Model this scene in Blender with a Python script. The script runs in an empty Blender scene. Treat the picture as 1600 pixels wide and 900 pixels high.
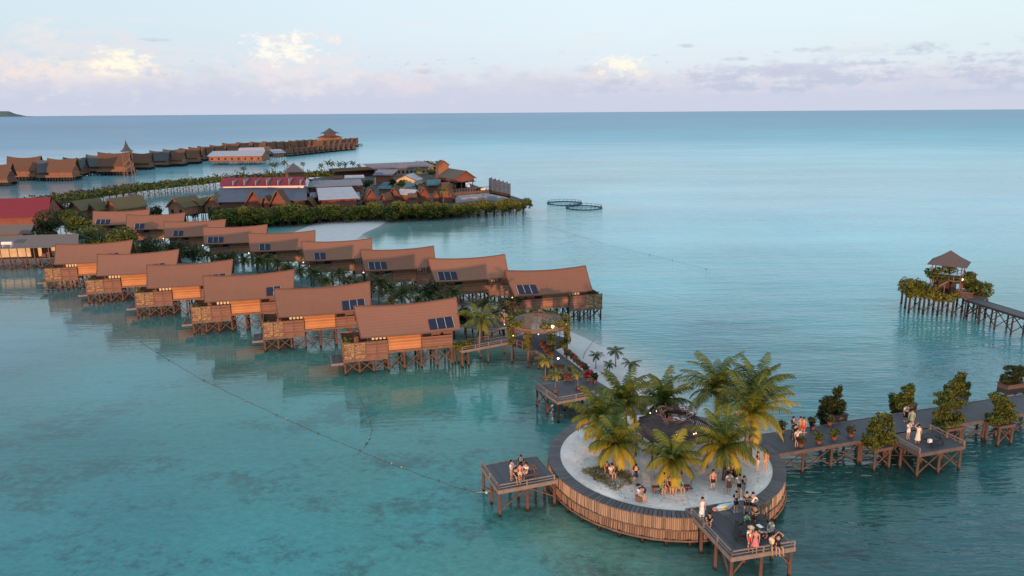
import bpy, bmesh, math, random
import numpy as np
from mathutils import Vector, Matrix
rad = math.radians
scene = bpy.context.scene
col = scene.collection

# ------------------------------------------------------------------ camera
F_PX = 1150.0; CAM_H = 31.0
PITCH = math.atan(274.5 / F_PX); ROLL = math.atan(11 / 1600)
fw = Vector((0, math.cos(PITCH), -math.sin(PITCH)))
up0 = Vector((0, math.sin(PITCH), math.cos(PITCH))); rt0 = Vector((1, 0, 0))
RT = math.cos(ROLL) * rt0 - math.sin(ROLL) * up0
UPV = math.sin(ROLL) * rt0 + math.cos(ROLL) * up0
cam_data = bpy.data.cameras.new('camera'); cam = bpy.data.objects.new('camera', cam_data); col.objects.link(cam)
cam.matrix_world = Matrix(((RT.x, UPV.x, -fw.x, 0), (RT.y, UPV.y, -fw.y, 0), (RT.z, UPV.z, -fw.z, CAM_H), (0, 0, 0, 1)))
cam_data.lens = 36 * F_PX / 1600; cam_data.sensor_width = 36
cam_data.clip_start = 0.5; cam_data.clip_end = 120000
scene.camera = cam

# ------------------------------------------------------------------ light
SUN_EL, SUN_TRAVEL = rad(2.6), Vector((0.103, 0.99, 0)).normalized()
sun = bpy.data.lights.new('sun', 'SUN'); sun.energy = 3.6; sun.angle = rad(1.0); sun.color = (1.0, 0.53, 0.29)
so = bpy.data.objects.new('sun', sun); col.objects.link(so)
d = Vector((SUN_TRAVEL.x * math.cos(SUN_EL), SUN_TRAVEL.y * math.cos(SUN_EL), -math.sin(SUN_EL)))
so.rotation_euler = d.to_track_quat('-Z', 'Y').to_euler()
scene.view_settings.view_transform = 'Standard'; scene.view_settings.look = 'None'
scene.view_settings.exposure = 0.1; scene.view_settings.gamma = 1.0

class NT:
    """small helper to write node trees as expressions"""
    def __init__(s, tree): s.t = tree
    def n(s, kind, **kw):
        nd = s.t.nodes.new(kind)
        ins = kw.pop('ins', {})
        for k, v in kw.items(): setattr(nd, k, v)
        for k, v in ins.items():
            if isinstance(v, bpy.types.NodeSocket): s.t.links.new(v, nd.inputs[k])
            else: nd.inputs[k].default_value = v
        return nd
    def m(s, op, a, b=0.0, c=None, clamp=False):
        nd = s.t.nodes.new('ShaderNodeMath'); nd.operation = op; nd.use_clamp = clamp
        for i, v in enumerate((a, b, c)):
            if v is None: continue
            if isinstance(v, bpy.types.NodeSocket): s.t.links.new(v, nd.inputs[i])
            else: nd.inputs[i].default_value = v
        return nd.outputs[0]
    def mix(s, f, a, b, mode='MIX'):
        nd = s.t.nodes.new('ShaderNodeMix'); nd.data_type = 'RGBA'; nd.blend_type = mode
        for k, v in ((0, f), (6, a), (7, b)):
            if isinstance(v, bpy.types.NodeSocket): s.t.links.new(v, nd.inputs[k])
            else: nd.inputs[k].default_value = v if k == 0 else ((*v, 1) if len(v) == 3 else v)
        return nd.outputs[2]
    def ramp(s, f, stops, interp='LINEAR'):
        nd = s.t.nodes.new('ShaderNodeValToRGB'); cr = nd.color_ramp; cr.interpolation = interp
        while len(cr.elements) < len(stops): cr.elements.new(0.5)
        for e, (p, c) in zip(cr.elements, stops):
            e.position = p; e.color = (*c, 1) if hasattr(c, '__len__') else (c, c, c, 1)
        s.t.links.new(f, nd.inputs[0]); return nd.outputs[0]

def L255(r, g, b):
    return tuple((c / 255 / 12.92 if c <= 10 else ((c / 255 + .055) / 1.055) ** 2.4) for c in (r, g, b))

# world: Nishita sky blended with the pale, cloudy evening sky
w = bpy.data.worlds.new('World'); scene.world = w; w.use_nodes = True
T = NT(w.node_tree); w.node_tree.nodes.clear()
sky = T.n('ShaderNodeTexSky', sky_type='NISHITA', sun_disc=False, sun_elevation=SUN_EL,
          sun_rotation=math.atan2(-SUN_TRAVEL.x, -SUN_TRAVEL.y))
tc = T.n('ShaderNodeTexCoord')
sep = T.n('ShaderNodeSeparateXYZ', ins={0: tc.outputs['Generated']})
X, Y, Z = sep.outputs
el = T.m('MULTIPLY', T.m('ARCSINE', Z), 180 / math.pi)
az = T.m('MULTIPLY', T.m('ARCTAN2', X, Y), 180 / math.pi)          # 0 = straight ahead, right positive
base = T.ramp(T.m('DIVIDE', el, 30.0, clamp=True), [
    (0.0, L255(208, 216, 230)), (0.05, L255(213, 221, 233)), (0.11, L255(218, 230, 240)), (0.2, L255(221, 237, 246)),
    (0.33, L255(222, 240, 250)), (1.0, L255(205, 228, 244))])
side = T.m('MULTIPLY_ADD', az, 1 / 70.0, 0.5, clamp=True)
base = T.mix(0.8, base, T.ramp(side, [(0.0, (0.84, 0.88, 0.9)), (0.35, (0.95, .97, .98)), (0.6, (1.02, 1.02, 1.02)), (1.0, (1.0, 1.03, 0.99))]), 'MULTIPLY')
def cloud_noise(sa, se, off, detail=6, rough=.6, scale=1.0):
    cx = T.n('ShaderNodeCombineXYZ', ins={0: T.m('MULTIPLY', az, sa), 1: T.m('MULTIPLY', el, se), 2: off})
    return T.n('ShaderNodeTexNoise', ins={'Vector': cx.outputs[0], 'Scale': scale, 'Detail': detail, 'Roughness': rough}).outputs['Fac']
nA = cloud_noise(.55, 1.0, 3.1); nB = cloud_noise(.12, 1.1, 9.4, 5, .55); nC = cloud_noise(1.3, 2.2, 5.5)
nH = cloud_noise(.5, .8, 14.2, 6, .62)
def blob(ca, ce, ra, re, n, amp=2.2, cut=.5):
    a = T.m('DIVIDE', T.m('SUBTRACT', az, ca), ra); e = T.m('DIVIDE', T.m('SUBTRACT', el, ce), re)
    dd = T.m('ADD', T.m('MULTIPLY', a, a), T.m('MULTIPLY', e, e))
    g = T.m('SUBTRACT', 1.0, dd)
    return T.m('ADD', g, T.m('MULTIPLY', T.m('SUBTRACT', n, cut), amp))
def sm(v, lo, hi):
    return T.n('ShaderNodeMapRange', interpolation_type='SMOOTHSTEP', ins={0: v, 1: lo, 2: hi, 3: 0.0, 4: 1.0}).outputs[0]
c = base
# high soft veil
c = T.mix(T.m('MULTIPLY', sm(nB, .5, .75), .45), c, L255(228, 228, 234))
# pale lavender bank low over the horizon
bank = T.m('MULTIPLY', sm(T.m('SUBTRACT', T.m('MULTIPLY_ADD', nH, 5.0, .6), el), -.3, 1.4), .8)
c = T.mix(bank, c, L255(198, 206, 226))
# pinkish tops within the bank
c = T.mix(T.m('MULTIPLY', sm(T.m('SUBTRACT', 1.6, T.m('ABSOLUTE', T.m('SUBTRACT', el, T.m('MULTIPLY_ADD', nA, 4.0, .3)))), .2, 1.6), .3), c, L255(230, 220, 227))
# grey lavender streaks to the right and thin grey tufts
st = T.m('MULTIPLY', sm(T.m('ADD', nB, T.m('MULTIPLY', T.m('SUBTRACT', nC, .5), .5)), .46, .62), sm(az, -4.0, 14.0))
band = T.m('MULTIPLY', sm(el, .5, 1.5), T.m('SUBTRACT', 1.0, sm(T.m('SUBTRACT', el, T.m('MULTIPLY', az, .045)), 1.7, 3.4)))
c = T.mix(T.m('MULTIPLY', T.m('MULTIPLY', st, band), .6), c, L255(180, 194, 217))
tuft = T.m('MULTIPLY', sm(nC, .6, .72), T.m('MULTIPLY', sm(el, 2.4, 3.2), T.m('SUBTRACT', 1.0, sm(el, 3.9, 4.6))))
c = T.mix(T.m('MULTIPLY', tuft, .5), c, L255(186, 196, 214))
# cumulus towers: (azimuth, elevation, widths)
for (ca, ce, ra, re, n, mx, colr) in (
        (-29, 3.4, 6.5, 2.7, nA, .85, (229, 225, 228)), (-28.5, 2.9, 5.5, 1.2, nC, .9, (240, 231, 224)), (-27.0, 3.5, 2.2, 1.1, nC, 1.0, (255, 250, 228)), (-33, 2.6, 2.5, .9, nC, .8, (240, 226, 222)), (-31.5, 5.0, 1.8, 1.3, nC, .7, (232, 229, 232)),
        (-15.5, 3.4, 6.0, 2.7, nA, .8, (234, 228, 231)), (-16.4, 4.5, 3.2, 1.3, nC, 1.0, (255, 251, 238)), (-12.9, 5.2, .8, .6, nC, .7, (252, 240, 228)),
        (7.9, 3.0, 3.4, 1.1, nA, .6, (232, 226, 226)), (8.2, 3.3, 2.3, .9, nC, .95, (255, 250, 226)),
        (-7.6, 2.1, 2.2, 1.3, nA, .6, (238, 222, 226)), (-26, 1.7, 9.0, .9, nC, .6, (196, 205, 226))):
    c = T.mix(T.m('MULTIPLY', sm(blob(ca, ce, ra, re, n, 4.5, .52), .0, 1.3), mx * .9), c, L255(*colr))
# grey cloud scraps in front, above the bank
for (ca, ce, ra, re) in ((21.5, 4.1, 1.7, .26), (16.3, 3.6, 1.2, .2), (13.0, 4.6, .9, .18), (28.5, 4.0, 1.2, .4), (35, 4.3, 2.5, .45), (-24.6, 4.9, 1.1, .16), (-6.5, 3.0, 1.2, .25)):
    c = T.mix(T.m('MULTIPLY', sm(blob(ca, ce, ra, re, nC, 3.2, .5), .0, 1.5), .6), c, L255(184, 194, 212))
low = T.m('MULTIPLY', T.m('SUBTRACT', 1.0, sm(el, -.2, .9)), .8)
c = T.mix(low, c, L255(203, 209, 225))
c = T.mix(0.93, T.mix(1.0, sky.outputs[0], (.7, .7, .7), 'MULTIPLY'), T.mix(1.0, c, (10.5, 10.35, 10.35), 'MULTIPLY'))
bg = T.n('ShaderNodeBackground', ins={'Color': c, 'Strength': 0.1})
out = T.n('ShaderNodeOutputWorld', ins={'Surface': bg.outputs[0]})

# ------------------------------------------------------------------ geometry helpers
def Wp(px, py, z=0.0):
    """world point at height z seen at photo pixel (px, py)"""
    dr = (px - 800) / F_PX * RT + (450 - py) / F_PX * UPV + fw
    t = (z - CAM_H) / dr.z
    return Vector((dr.x * t, dr.y * t, z))

class MB:
    def __init__(s): s.v = []; s.f = []; s.mi = []; s.cur = 0
    def add(s, vs, fs):
        o = len(s.v); s.v.extend([tuple(p) for p in vs]); s.f.extend([tuple(i + o for i in f) for f in fs]); s.mi.extend([s.cur] * len(fs)); return s
    def box(s, x0, x1, y0, y1, z0, z1):
        return s.add([(x0, y0, z0), (x1, y0, z0), (x1, y1, z0), (x0, y1, z0), (x0, y0, z1), (x1, y0, z1), (x1, y1, z1), (x0, y1, z1)],
                     [(0, 3, 2, 1), (4, 5, 6, 7), (0, 1, 5, 4), (1, 2, 6, 5), (2, 3, 7, 6), (3, 0, 4, 7)])
    def tube(s, p, q, r0, r1=None, n=6):
        p = Vector(p); q = Vector(q); r1 = r0 if r1 is None else r1
        a = (q - p).normalized(); b = a.orthogonal().normalized(); c_ = a.cross(b)
        vs = []
        for (o, r) in ((p, r0), (q, r1)):
            for i in range(n):
                t = 2 * math.pi * i / n; vs.append(o + (b * math.cos(t) + c_ * math.sin(t)) * r)
        fs = [(i, (i + 1) % n, n + (i + 1) % n, n + i) for i in range(n)] + [tuple(range(n))[::-1], tuple(range(n, 2 * n))]
        return s.add(vs, fs)
    def beam(s, p, q, w, h):
        p = Vector(p); q = Vector(q); a = (q - p).normalized()
        sd = a.cross(Vector((0, 0, 1)))
        sd = Vector((1, 0, 0)) if sd.length < 1e-3 else sd.normalized()
        u = sd.cross(a).normalized()
        vs = [o + sd * (w / 2 * i) + u * (h / 2 * j) for o in (p, q) for (i, j) in ((-1, -1), (1, -1), (1, 1), (-1, 1))]
        return s.add(vs, [(0, 1, 2, 3)[::-1], (4, 5, 6, 7), (0, 1, 5, 4), (1, 2, 6, 5), (2, 3, 7, 6), (3, 0, 4, 7)])
    def path(s, pts, radii, n=6):
        pts = [Vector(p) for p in pts]; vs = []
        for i, p in enumerate(pts):
            a = (pts[min(i + 1, len(pts) - 1)] - pts[max(i - 1, 0)]).normalized()
            b = a.cross(Vector((.13, .97, .2))).normalized(); c_ = a.cross(b)
            for k in range(n):
                t = 2 * math.pi * k / n; vs.append(p + (b * math.cos(t) + c_ * math.sin(t)) * radii[i])
        m_ = len(pts)
        fs = [(i * n + k, i * n + (k + 1) % n, (i + 1) * n + (k + 1) % n, (i + 1) * n + k) for i in range(m_ - 1) for k in range(n)]
        fs += [tuple(range(n))[::-1], tuple(range((m_ - 1) * n, m_ * n))]
        return s.add(vs, fs)
    def slab(s, poly, z0, z1):
        n = len(poly)
        vs = [(p[0], p[1], z0) for p in poly] + [(p[0], p[1], z1) for p in poly]
        return s.add(vs, [tuple(range(n))[::-1], tuple(range(n, 2 * n))] + [(i, (i + 1) % n, n + (i + 1) % n, n + i) for i in range(n)])
    def ell(s, c_, r, n=8, m_=6):
        vs = []; fs = []
        for j in range(m_ + 1):
            ph = math.pi * j / m_
            for i in range(n):
                th = 2 * math.pi * i / n
                vs.append((c_[0] + r[0] * math.sin(ph) * math.cos(th), c_[1] + r[1] * math.sin(ph) * math.sin(th), c_[2] + r[2] * math.cos(ph)))
        for j in range(m_):
            for i in range(n): fs.append((j * n + i, j * n + (i + 1) % n, (j + 1) * n + (i + 1) % n, (j + 1) * n + i)[::-1])
        return s.add(vs, fs)
    def lathe(s, prof, n=12, c_=(0, 0)):
        vs = [(c_[0] + r * math.cos(2 * math.pi * i / n), c_[1] + r * math.sin(2 * math.pi * i / n), z) for (r, z) in prof for i in range(n)]
        fs = [(j * n + i, j * n + (i + 1) % n, (j + 1) * n + (i + 1) % n, (j + 1) * n + i) for j in range(len(prof) - 1) for i in range(n)]
        return s.add(vs, fs)
    def build(s, name, mats, parent=None, smooth=False):
        me = bpy.data.meshes.new(name); me.from_pydata(s.v, [], s.f)
        if not isinstance(mats, (list, tuple)): mats = [mats]
        for m_ in mats: me.materials.append(m_)
        if len(mats) > 1: me.polygons.foreach_set('material_index', s.mi)
        if smooth: me.polygons.foreach_set('use_smooth', [True] * len(me.polygons))
        me.update()
        o = bpy.data.objects.new(name, me); col.objects.link(o)
        if parent: o.parent = parent
        return o

def npmesh(name, V, Fq, mat, parent=None, colattr=None, smooth=False):
    """mesh from numpy arrays, all faces quads; colattr: per-vertex RGB"""
    me = bpy.data.meshes.new(name); nv, nf = len(V), len(Fq)
    me.vertices.add(nv); me.vertices.foreach_set('co', np.asarray(V, 'f').ravel())
    me.loops.add(nf * 4); me.loops.foreach_set('vertex_index', np.asarray(Fq, 'i').ravel())
    me.polygons.add(nf); me.polygons.foreach_set('loop_start', np.arange(0, nf * 4, 4, dtype='i'))
    if smooth: me.polygons.foreach_set('use_smooth', np.ones(nf, bool))
    me.update(calc_edges=True)
    if colattr is not None:
        a = me.color_attributes.new('Col', 'FLOAT_COLOR', 'POINT')
        a.data.foreach_set('color', np.concatenate([colattr, np.ones((nv, 1))], 1).astype('f').ravel())
    me.materials.append(mat)
    o = bpy.data.objects.new(name, me); col.objects.link(o)
    if parent: o.parent = parent
    return o

def tag(o, label=None, cat=None, group=None, kind=None):
    if label: o['label'] = label
    if cat: o['category'] = cat
    if group: o['group'] = group
    if kind: o['kind'] = kind
    return o
def root(name, loc=(0, 0, 0), rz=0, label=None, cat=None, group=None):
    o = bpy.data.objects.new(name, None); col.objects.link(o); o.location = loc; o.rotation_euler = (0, 0, rz)
    o.empty_display_size = .3
    return tag(o, label, cat, group)
KIDS = {}
def kids(o): return [c_ for c_ in bpy.data.objects if c_.parent == o]
def copy_tree(o, loc, rz, label, group=None, scale=None, cache={}):
    if o.name not in cache: cache[o.name] = [(k, kids(k)) for k in kids(o)]
    r_ = o.copy(); col.objects.link(r_); r_.location = loc; r_.rotation_euler = (0, 0, rz)
    if scale is not None: r_.scale = (scale,) * 3 if not hasattr(scale, '__len__') else scale
    r_['label'] = label
    if group: r_['group'] = group
    for k, gs in cache[o.name]:
        c_ = k.copy(); col.objects.link(c_); c_.parent = r_
        for g in gs:
            d_ = g.copy(); col.objects.link(d_); d_.parent = c_
    return r_
ORD = ['first', 'second', 'third', 'fourth', 'fifth', 'sixth', 'seventh', 'eighth', 'ninth', 'tenth', 'eleventh', 'twelfth', 'thirteenth', 'fourteenth',
       'fifteenth', 'sixteenth', 'seventeenth', 'eighteenth', 'nineteenth', 'twentieth', 'twenty-first', 'twenty-second', 'twenty-third', 'twenty-fourth',
       'twenty-fifth', 'twenty-sixth', 'twenty-seventh', 'twenty-eighth', 'twenty-ninth', 'thirtieth', 'thirty-first', 'thirty-second']

# ------------------------------------------------------------------ materials
def newmat(name):
    m_ = bpy.data.materials.new(name); m_.use_nodes = True
    t = NT(m_.node_tree); p = m_.node_tree.nodes['Principled BSDF']
    return m_, t, p
def mat(name, colr, rough=.7, var=.25, scale=1.5, metal=0, stretch=(1, 1, 1), spec=.3, island=0.0, bump=0.0):
    m_, t, p = newmat(name)
    tc_ = t.n('ShaderNodeTexCoord'); mp = t.n('ShaderNodeMapping', ins={0: tc_.outputs['Object'], 'Scale': stretch})
    nz = t.n('ShaderNodeTexNoise', ins={'Vector': mp.outputs[0], 'Scale': scale, 'Detail': 5.0, 'Roughness': .65}).outputs['Fac']
    f = nz
    if island:
        g = t.n('ShaderNodeNewGeometry').outputs['Random Per Island']
        f = t.m('ADD', t.m('MULTIPLY', nz, 1 - island), t.m('MULTIPLY', g, island))
    a = tuple(c_ * (1 - var) for c_ in colr); b = tuple(min(1, c_ * (1 + var)) for c_ in colr)
    cc = t.ramp(f, [(.25 * (1 - island), a), (.75 + .25 * island, b)])
    t.t.links.new(cc, p.inputs['Base Color']); p.inputs['Roughness'].default_value = rough
    p.inputs['Metallic'].default_value = metal; p.inputs['Specular IOR Level'].default_value = spec
    if bump:
        bp = t.n('ShaderNodeBump', ins={'Strength': bump, 'Distance': .05, 'Height': nz}); t.t.links.new(bp.outputs[0], p.inputs['Normal'])
    return m_
def planks(name, colr, axis=2, pitch=.16, var=.3, rough=.75, gap=.5, long_axis=0, spec=.25):
    """boards: cells along `axis`, each with its own tone, fine grain along long_axis, dark joints"""
    m_, t, p = newmat(name)
    tc_ = t.n('ShaderNodeTexCoord'); sp = t.n('ShaderNodeSeparateXYZ', ins={0: tc_.outputs['Object']})
    q = t.m('DIVIDE', sp.outputs[axis], pitch); fl = t.m('FLOOR', q); fr = t.m('FRACT', q)
    wn = t.n('ShaderNodeTexWhiteNoise', noise_dimensions='1D', ins={'W': fl}).outputs['Value']
    sc = [6, 6, 6]; sc[long_axis] = .7
    mp = t.n('ShaderNodeMapping', ins={0: tc_.outputs['Object'], 'Scale': tuple(sc)})
    nz = t.n('ShaderNodeTexNoise', ins={'Vector': mp.outputs[0], 'Scale': 1.0, 'Detail': 5.0, 'Roughness': .7}).outputs['Fac']
    wear = t.n('ShaderNodeTexNoise', ins={'Vector': tc_.outputs['Object'], 'Scale': .7, 'Detail': 4.0, 'Roughness': .6}).outputs['Fac']
    f = t.m('ADD', t.m('MULTIPLY', wn, .4), t.m('ADD', t.m('MULTIPLY', nz, .35), t.m('MULTIPLY', wear, .4)))
    a = tuple(c_ * (1 - var) for c_ in colr); b = tuple(min(1, c_ * (1 + var)) for c_ in colr)
    cc = t.ramp(f, [(.25, a), (.85, b)])
    j = t.m('LESS_THAN', fr, .14)
    cc = t.mix(t.m('MULTIPLY', j, gap), cc, tuple(c_ * .35 for c_ in colr))
    t.t.links.new(cc, p.inputs['Base Color']); p.inputs['Roughness'].default_value = rough; p.inputs['Specular IOR Level'].default_value = spec
    return m_
def foliage(name, dark, light, yellow=None, rough=.55, nscale=.9, trans=.25):
    m_, t, p = newmat(name)
    g = t.n('ShaderNodeNewGeometry').outputs['Random Per Island']
    tc_ = t.n('ShaderNodeTexCoord')
    nz = t.n('ShaderNodeTexNoise', ins={'Vector': tc_.outputs['Object'], 'Scale': nscale, 'Detail': 3.0}).outputs['Fac']
    f = t.m('ADD', t.m('MULTIPLY', g, .5), t.m('MULTIPLY', nz, .5))
    cc = t.ramp(f, [(.25, dark), (.7, light)])
    if yellow:
        at = t.n('ShaderNodeVertexColor', layer_name='Col'); s_ = t.n('ShaderNodeSeparateColor', ins={0: at.outputs[0]}).outputs[0]
        cc = t.mix(s_, cc, yellow)
    t.t.links.new(cc, p.inputs['Base Color']); p.inputs['Roughness'].default_value = rough; p.inputs['Specular IOR Level'].default_value = .3
    tr = t.n('ShaderNodeBsdfTranslucent', ins={'Color': cc})
    ms = t.n('ShaderNodeMixShader', ins={0: trans, 1: p.outputs[0], 2: tr.outputs[0]})
    t.t.links.new(ms.outputs[0], t.t.nodes['Material Output'].inputs['Surface'])
    return m_
def stilt_mat(name, colr):
    m_, t, p = newmat(name)
    tc_ = t.n('ShaderNodeTexCoord'); sp = t.n('ShaderNodeSeparateXYZ', ins={0: tc_.outputs['Object']})
    mp = t.n('ShaderNodeMapping', ins={0: tc_.outputs['Object'], 'Scale': (5, 5, .8)})
    nz = t.n('ShaderNodeTexNoise', ins={'Vector': mp.outputs[0], 'Scale': 1.0, 'Detail': 4.0}).outputs['Fac']
    cc = t.ramp(nz, [(.3, tuple(c_ * .7 for c_ in colr)), (.7, tuple(c_ * 1.3 for c_ in colr))])
    zz = t.m('ADD', sp.outputs[2], t.m('MULTIPLY', nz, .25))
    wet = t.n('ShaderNodeMapRange', ins={0: zz, 1: .3, 2: .55, 3: 1.0, 4: 0.0}).outputs[0]       # algae and tide stain on the foot
    cc = t.mix(wet, cc, (.02, .018, .015))
    t.t.links.new(cc, p.inputs['Base Color']); p.inputs['Roughness'].default_value = .8; p.inputs['Specular IOR Level'].default_value = .2
    return m_
def emit(name, colr, s):
    m_, t, p = newmat(name); p.inputs['Base Color'].default_value = (*colr, 1)
    p.inputs['Emission Color'].default_value = (*colr, 1); p.inputs['Emission Strength'].default_value = s
    return m_

def shingle(name, colr, pitch=.28, var=.12):
    """thatch or shingle roof: rows down the slope, mottled, a few weather streaks"""
    m_, t, p = newmat(name)
    tc_ = t.n('ShaderNodeTexCoord'); sp = t.n('ShaderNodeSeparateXYZ', ins={0: tc_.outputs['Object']})
    q = t.m('DIVIDE', sp.outputs[2], pitch); fr = t.m('FRACT', q)
    n1 = t.n('ShaderNodeTexNoise', ins={'Vector': tc_.outputs['Object'], 'Scale': .55, 'Detail': 6.0, 'Roughness': .7}).outputs['Fac']
    n2 = t.n('ShaderNodeTexNoise', ins={'Vector': tc_.outputs['Object'], 'Scale': 5.0, 'Detail': 4.0, 'Roughness': .7}).outputs['Fac']
    mp = t.n('ShaderNodeMapping', ins={0: tc_.outputs['Object'], 'Scale': (2.5, .25, .25)})
    n3 = t.n('ShaderNodeTexNoise', ins={'Vector': mp.outputs[0], 'Scale': 1.0, 'Detail': 3.0}).outputs['Fac']
    oi = t.n('ShaderNodeObjectInfo').outputs['Random']
    f = t.m('ADD', t.m('ADD', t.m('MULTIPLY', n1, .35), t.m('MULTIPLY', n2, .3)), t.m('ADD', t.m('MULTIPLY', n3, .15), t.m('MULTIPLY', oi, .35)), clamp=True)
    cc = t.ramp(f, [(.3, tuple(c_ * (1 - var) for c_ in colr)), (.82, tuple(c_ * (1 + var) for c_ in colr))])
    cc = t.mix(t.m('MULTIPLY', t.m('LESS_THAN', fr, .2), .15), cc, tuple(c_ * .6 for c_ in colr))
    t.t.links.new(cc, p.inputs['Base Color']); p.inputs['Roughness'].default_value = .85; p.inputs['Specular IOR Level'].default_value = .15
    bp = t.n('ShaderNodeBump', ins={'Strength': .5, 'Distance': .04, 'Height': t.m('ADD', fr, n2)}); t.t.links.new(bp.outputs[0], p.inputs['Normal'])
    return m_

M = dict(
    roof=shingle('roof_shingle', (.235, .115, .08), var=.17),
    roof_far=shingle('roof_far', (.13, .07, .048), .5), roof_grey=shingle('roof_grey', (.14, .125, .125), .3), roof_olive=shingle('roof_olive', (.125, .105, .06), .4),
    roof_olive_grey=shingle('roof_moss', (.1, .105, .095), .4), roof_dark=shingle('roof_slate', (.085, .09, .105), .5),
    roof_red=shingle('roof_red', (.2, .035, .05), .6), roof_blue=mat('roof_blue', (.05, .065, .11), .5, .15, .4),
    roof_tin=mat('roof_tin', (.33, .34, .4), .45, .15, .5), roof_tin_grey=mat('roof_tin_grey', (.15, .16, .21), .5, .18, .5), awning=mat('awning', (.12, .13, .16), .6, .12, .8),
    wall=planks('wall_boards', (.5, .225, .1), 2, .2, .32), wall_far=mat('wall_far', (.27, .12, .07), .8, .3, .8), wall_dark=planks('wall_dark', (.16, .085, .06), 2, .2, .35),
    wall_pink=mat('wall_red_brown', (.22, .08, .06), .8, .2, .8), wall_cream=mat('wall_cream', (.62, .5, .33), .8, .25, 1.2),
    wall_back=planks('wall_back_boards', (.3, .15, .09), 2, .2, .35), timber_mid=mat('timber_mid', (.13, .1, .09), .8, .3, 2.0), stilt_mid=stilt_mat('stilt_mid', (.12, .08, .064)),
    screen=planks('screen_boards', (.22, .115, .085), 2, .2, .35), trellis=mat('trellis_bamboo', (.36, .25, .13), .8, .35, 3.0, island=.5),
    deck=planks('deck_boards', (.062, .064, .078), 0, .18, .3, .6, long_axis=1, spec=.4), deck_red=planks('deck_floor', (.14, .085, .07), 0, .18, .3, .7, long_axis=1),
    timber=mat('timber', (.19, .115, .085), .8, .35, 2.0), timber_grey=mat('timber_grey', (.24, .19, .165), .8, .25, 2.0), timber_dark=mat('timber_dark', (.05, .035, .035), .8, .35, 2.0),
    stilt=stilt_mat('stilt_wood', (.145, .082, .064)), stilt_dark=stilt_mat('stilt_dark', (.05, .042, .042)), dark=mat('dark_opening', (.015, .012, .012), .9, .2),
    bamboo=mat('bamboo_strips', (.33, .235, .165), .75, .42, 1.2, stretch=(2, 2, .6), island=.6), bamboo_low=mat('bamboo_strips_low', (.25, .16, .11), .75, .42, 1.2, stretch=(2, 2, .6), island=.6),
    solar=mat('solar_cells', (.014, .022, .05), .5, .3, 3.0, spec=.18), frame=mat('white_frame', (.6, .6, .62), .4, .1),
    cream=mat('cream', (.75, .68, .5), .6, .1), white=mat('white_paint', (.75, .74, .74), .6, .12), black=mat('black_paint', (.02, .02, .022), .5, .2),
    trunk=mat('palm_trunk', (.2, .14, .1), .9, .35, 2.5, stretch=(1, 1, 6)), bark=mat('bark', (.12, .08, .055), .9, .3, 3.0),
    palm=foliage('palm_leaf', (.025, .052, .01), (.125, .165, .024), (.5, .36, .04)), palm_dark=foliage('palm_leaf_dark', (.018, .035, .01), (.06, .085, .018), (.3, .2, .03)),
    leaf=foliage('mangrove_leaf', (.035, .055, .01), (.15, .165, .025)), leaf_yel=foliage('yellow_green_leaf', (.07, .08, .012), (.23, .21, .03)),
    leaf_dark=foliage('dark_leaf', (.012, .024, .008), (.05, .065, .014)), leaf_brown=foliage('dry_leaf', (.04, .038, .02), (.14, .11, .05)), leaf_red=foliage('red_leaf', (.07, .03, .015), (.3, .09, .045)),
    pink=foliage('pink_bloom', (.35, .02, .06), (.6, .06, .12)), terra=mat('terracotta', (.2, .09, .065), .8, .2, 3), planter=planks('planter_wood', (.13, .085, .07), 2, .22, .3),
    soil=mat('soil', (.05, .035, .025), .95, .3, 4), concrete=mat('concrete', (.35, .33, .36), .8, .12, .4), tank=mat('water_tank', (.35, .42, .42), .5, .1),
    teal=mat('teal_tarp', (.05, .12, .15), .6, .25, .6), rope=mat('rope', (.1, .11, .1), .9, .2), float=mat('float', (.3, .28, .25), .6, .3, 3), ring=mat('black_pipe', (.03, .035, .04), .5, .2),
    lamp=emit('lamp_glow', (1, .93, .82), 4.0), glow=emit('warm_bulb', (1, .75, .45), 3.0),
)
# ------------------------------------------------------------------ sea, sandbank, far hill
def seg_dist(P, pts, wid):
    """signed 'inside' measure: 1 on the line, 0 at the shore, negative outside (numpy P[n,2])"""
    best = np.full(len(P), -99.0); dist = np.full(len(P), 1e9)
    for (a, b, wa, wb) in zip(pts[:-1], pts[1:], wid[:-1], wid[1:]):
        a = np.array(a[:2]); b = np.array(b[:2]); ab = b - a
        t = np.clip(((P - a) @ ab) / (ab @ ab), 0, 1)
        q = a + t[:, None] * ab; dd = np.linalg.norm(P - q, axis=1); ww = wa + (wb - wa) * t
        best = np.maximum(best, 1 - dd / ww); dist = np.minimum(dist, dd - ww)
    return best, dist
SAND = [Wp(625, 331)[:2], Wp(590, 337)[:2], Wp(548, 348)[:2], Wp(512, 365)[:2], Wp(490, 392)[:2], (-36, 154), (-22, 136), (-8, 116), Wp(850, 522)[:2], Wp(924, 560)[:2], Wp(965, 592)[:2], Wp(1010, 640)[:2], (15, 66)]
SANDW = [5, 8, 10.5, 9.5, 8, 6, 6, 5.5, 4.0, 4.2, 4.6, 4.0, 3]
rng = np.random.default_rng(7)
def vnoise(P, scale, seed):
    """cheap smooth value noise"""
    r_ = np.random.default_rng(seed); n = np.zeros(len(P))
    for k in range(14):
        a = r_.uniform(0, 2 * math.pi); f_ = scale * r_.uniform(.5, 2.2); ph = r_.uniform(0, 6.28)
        n += np.sin((P[:, 0] * math.cos(a) + P[:, 1] * math.sin(a)) * f_ + ph) / 14 * 1.6
    return n

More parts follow.
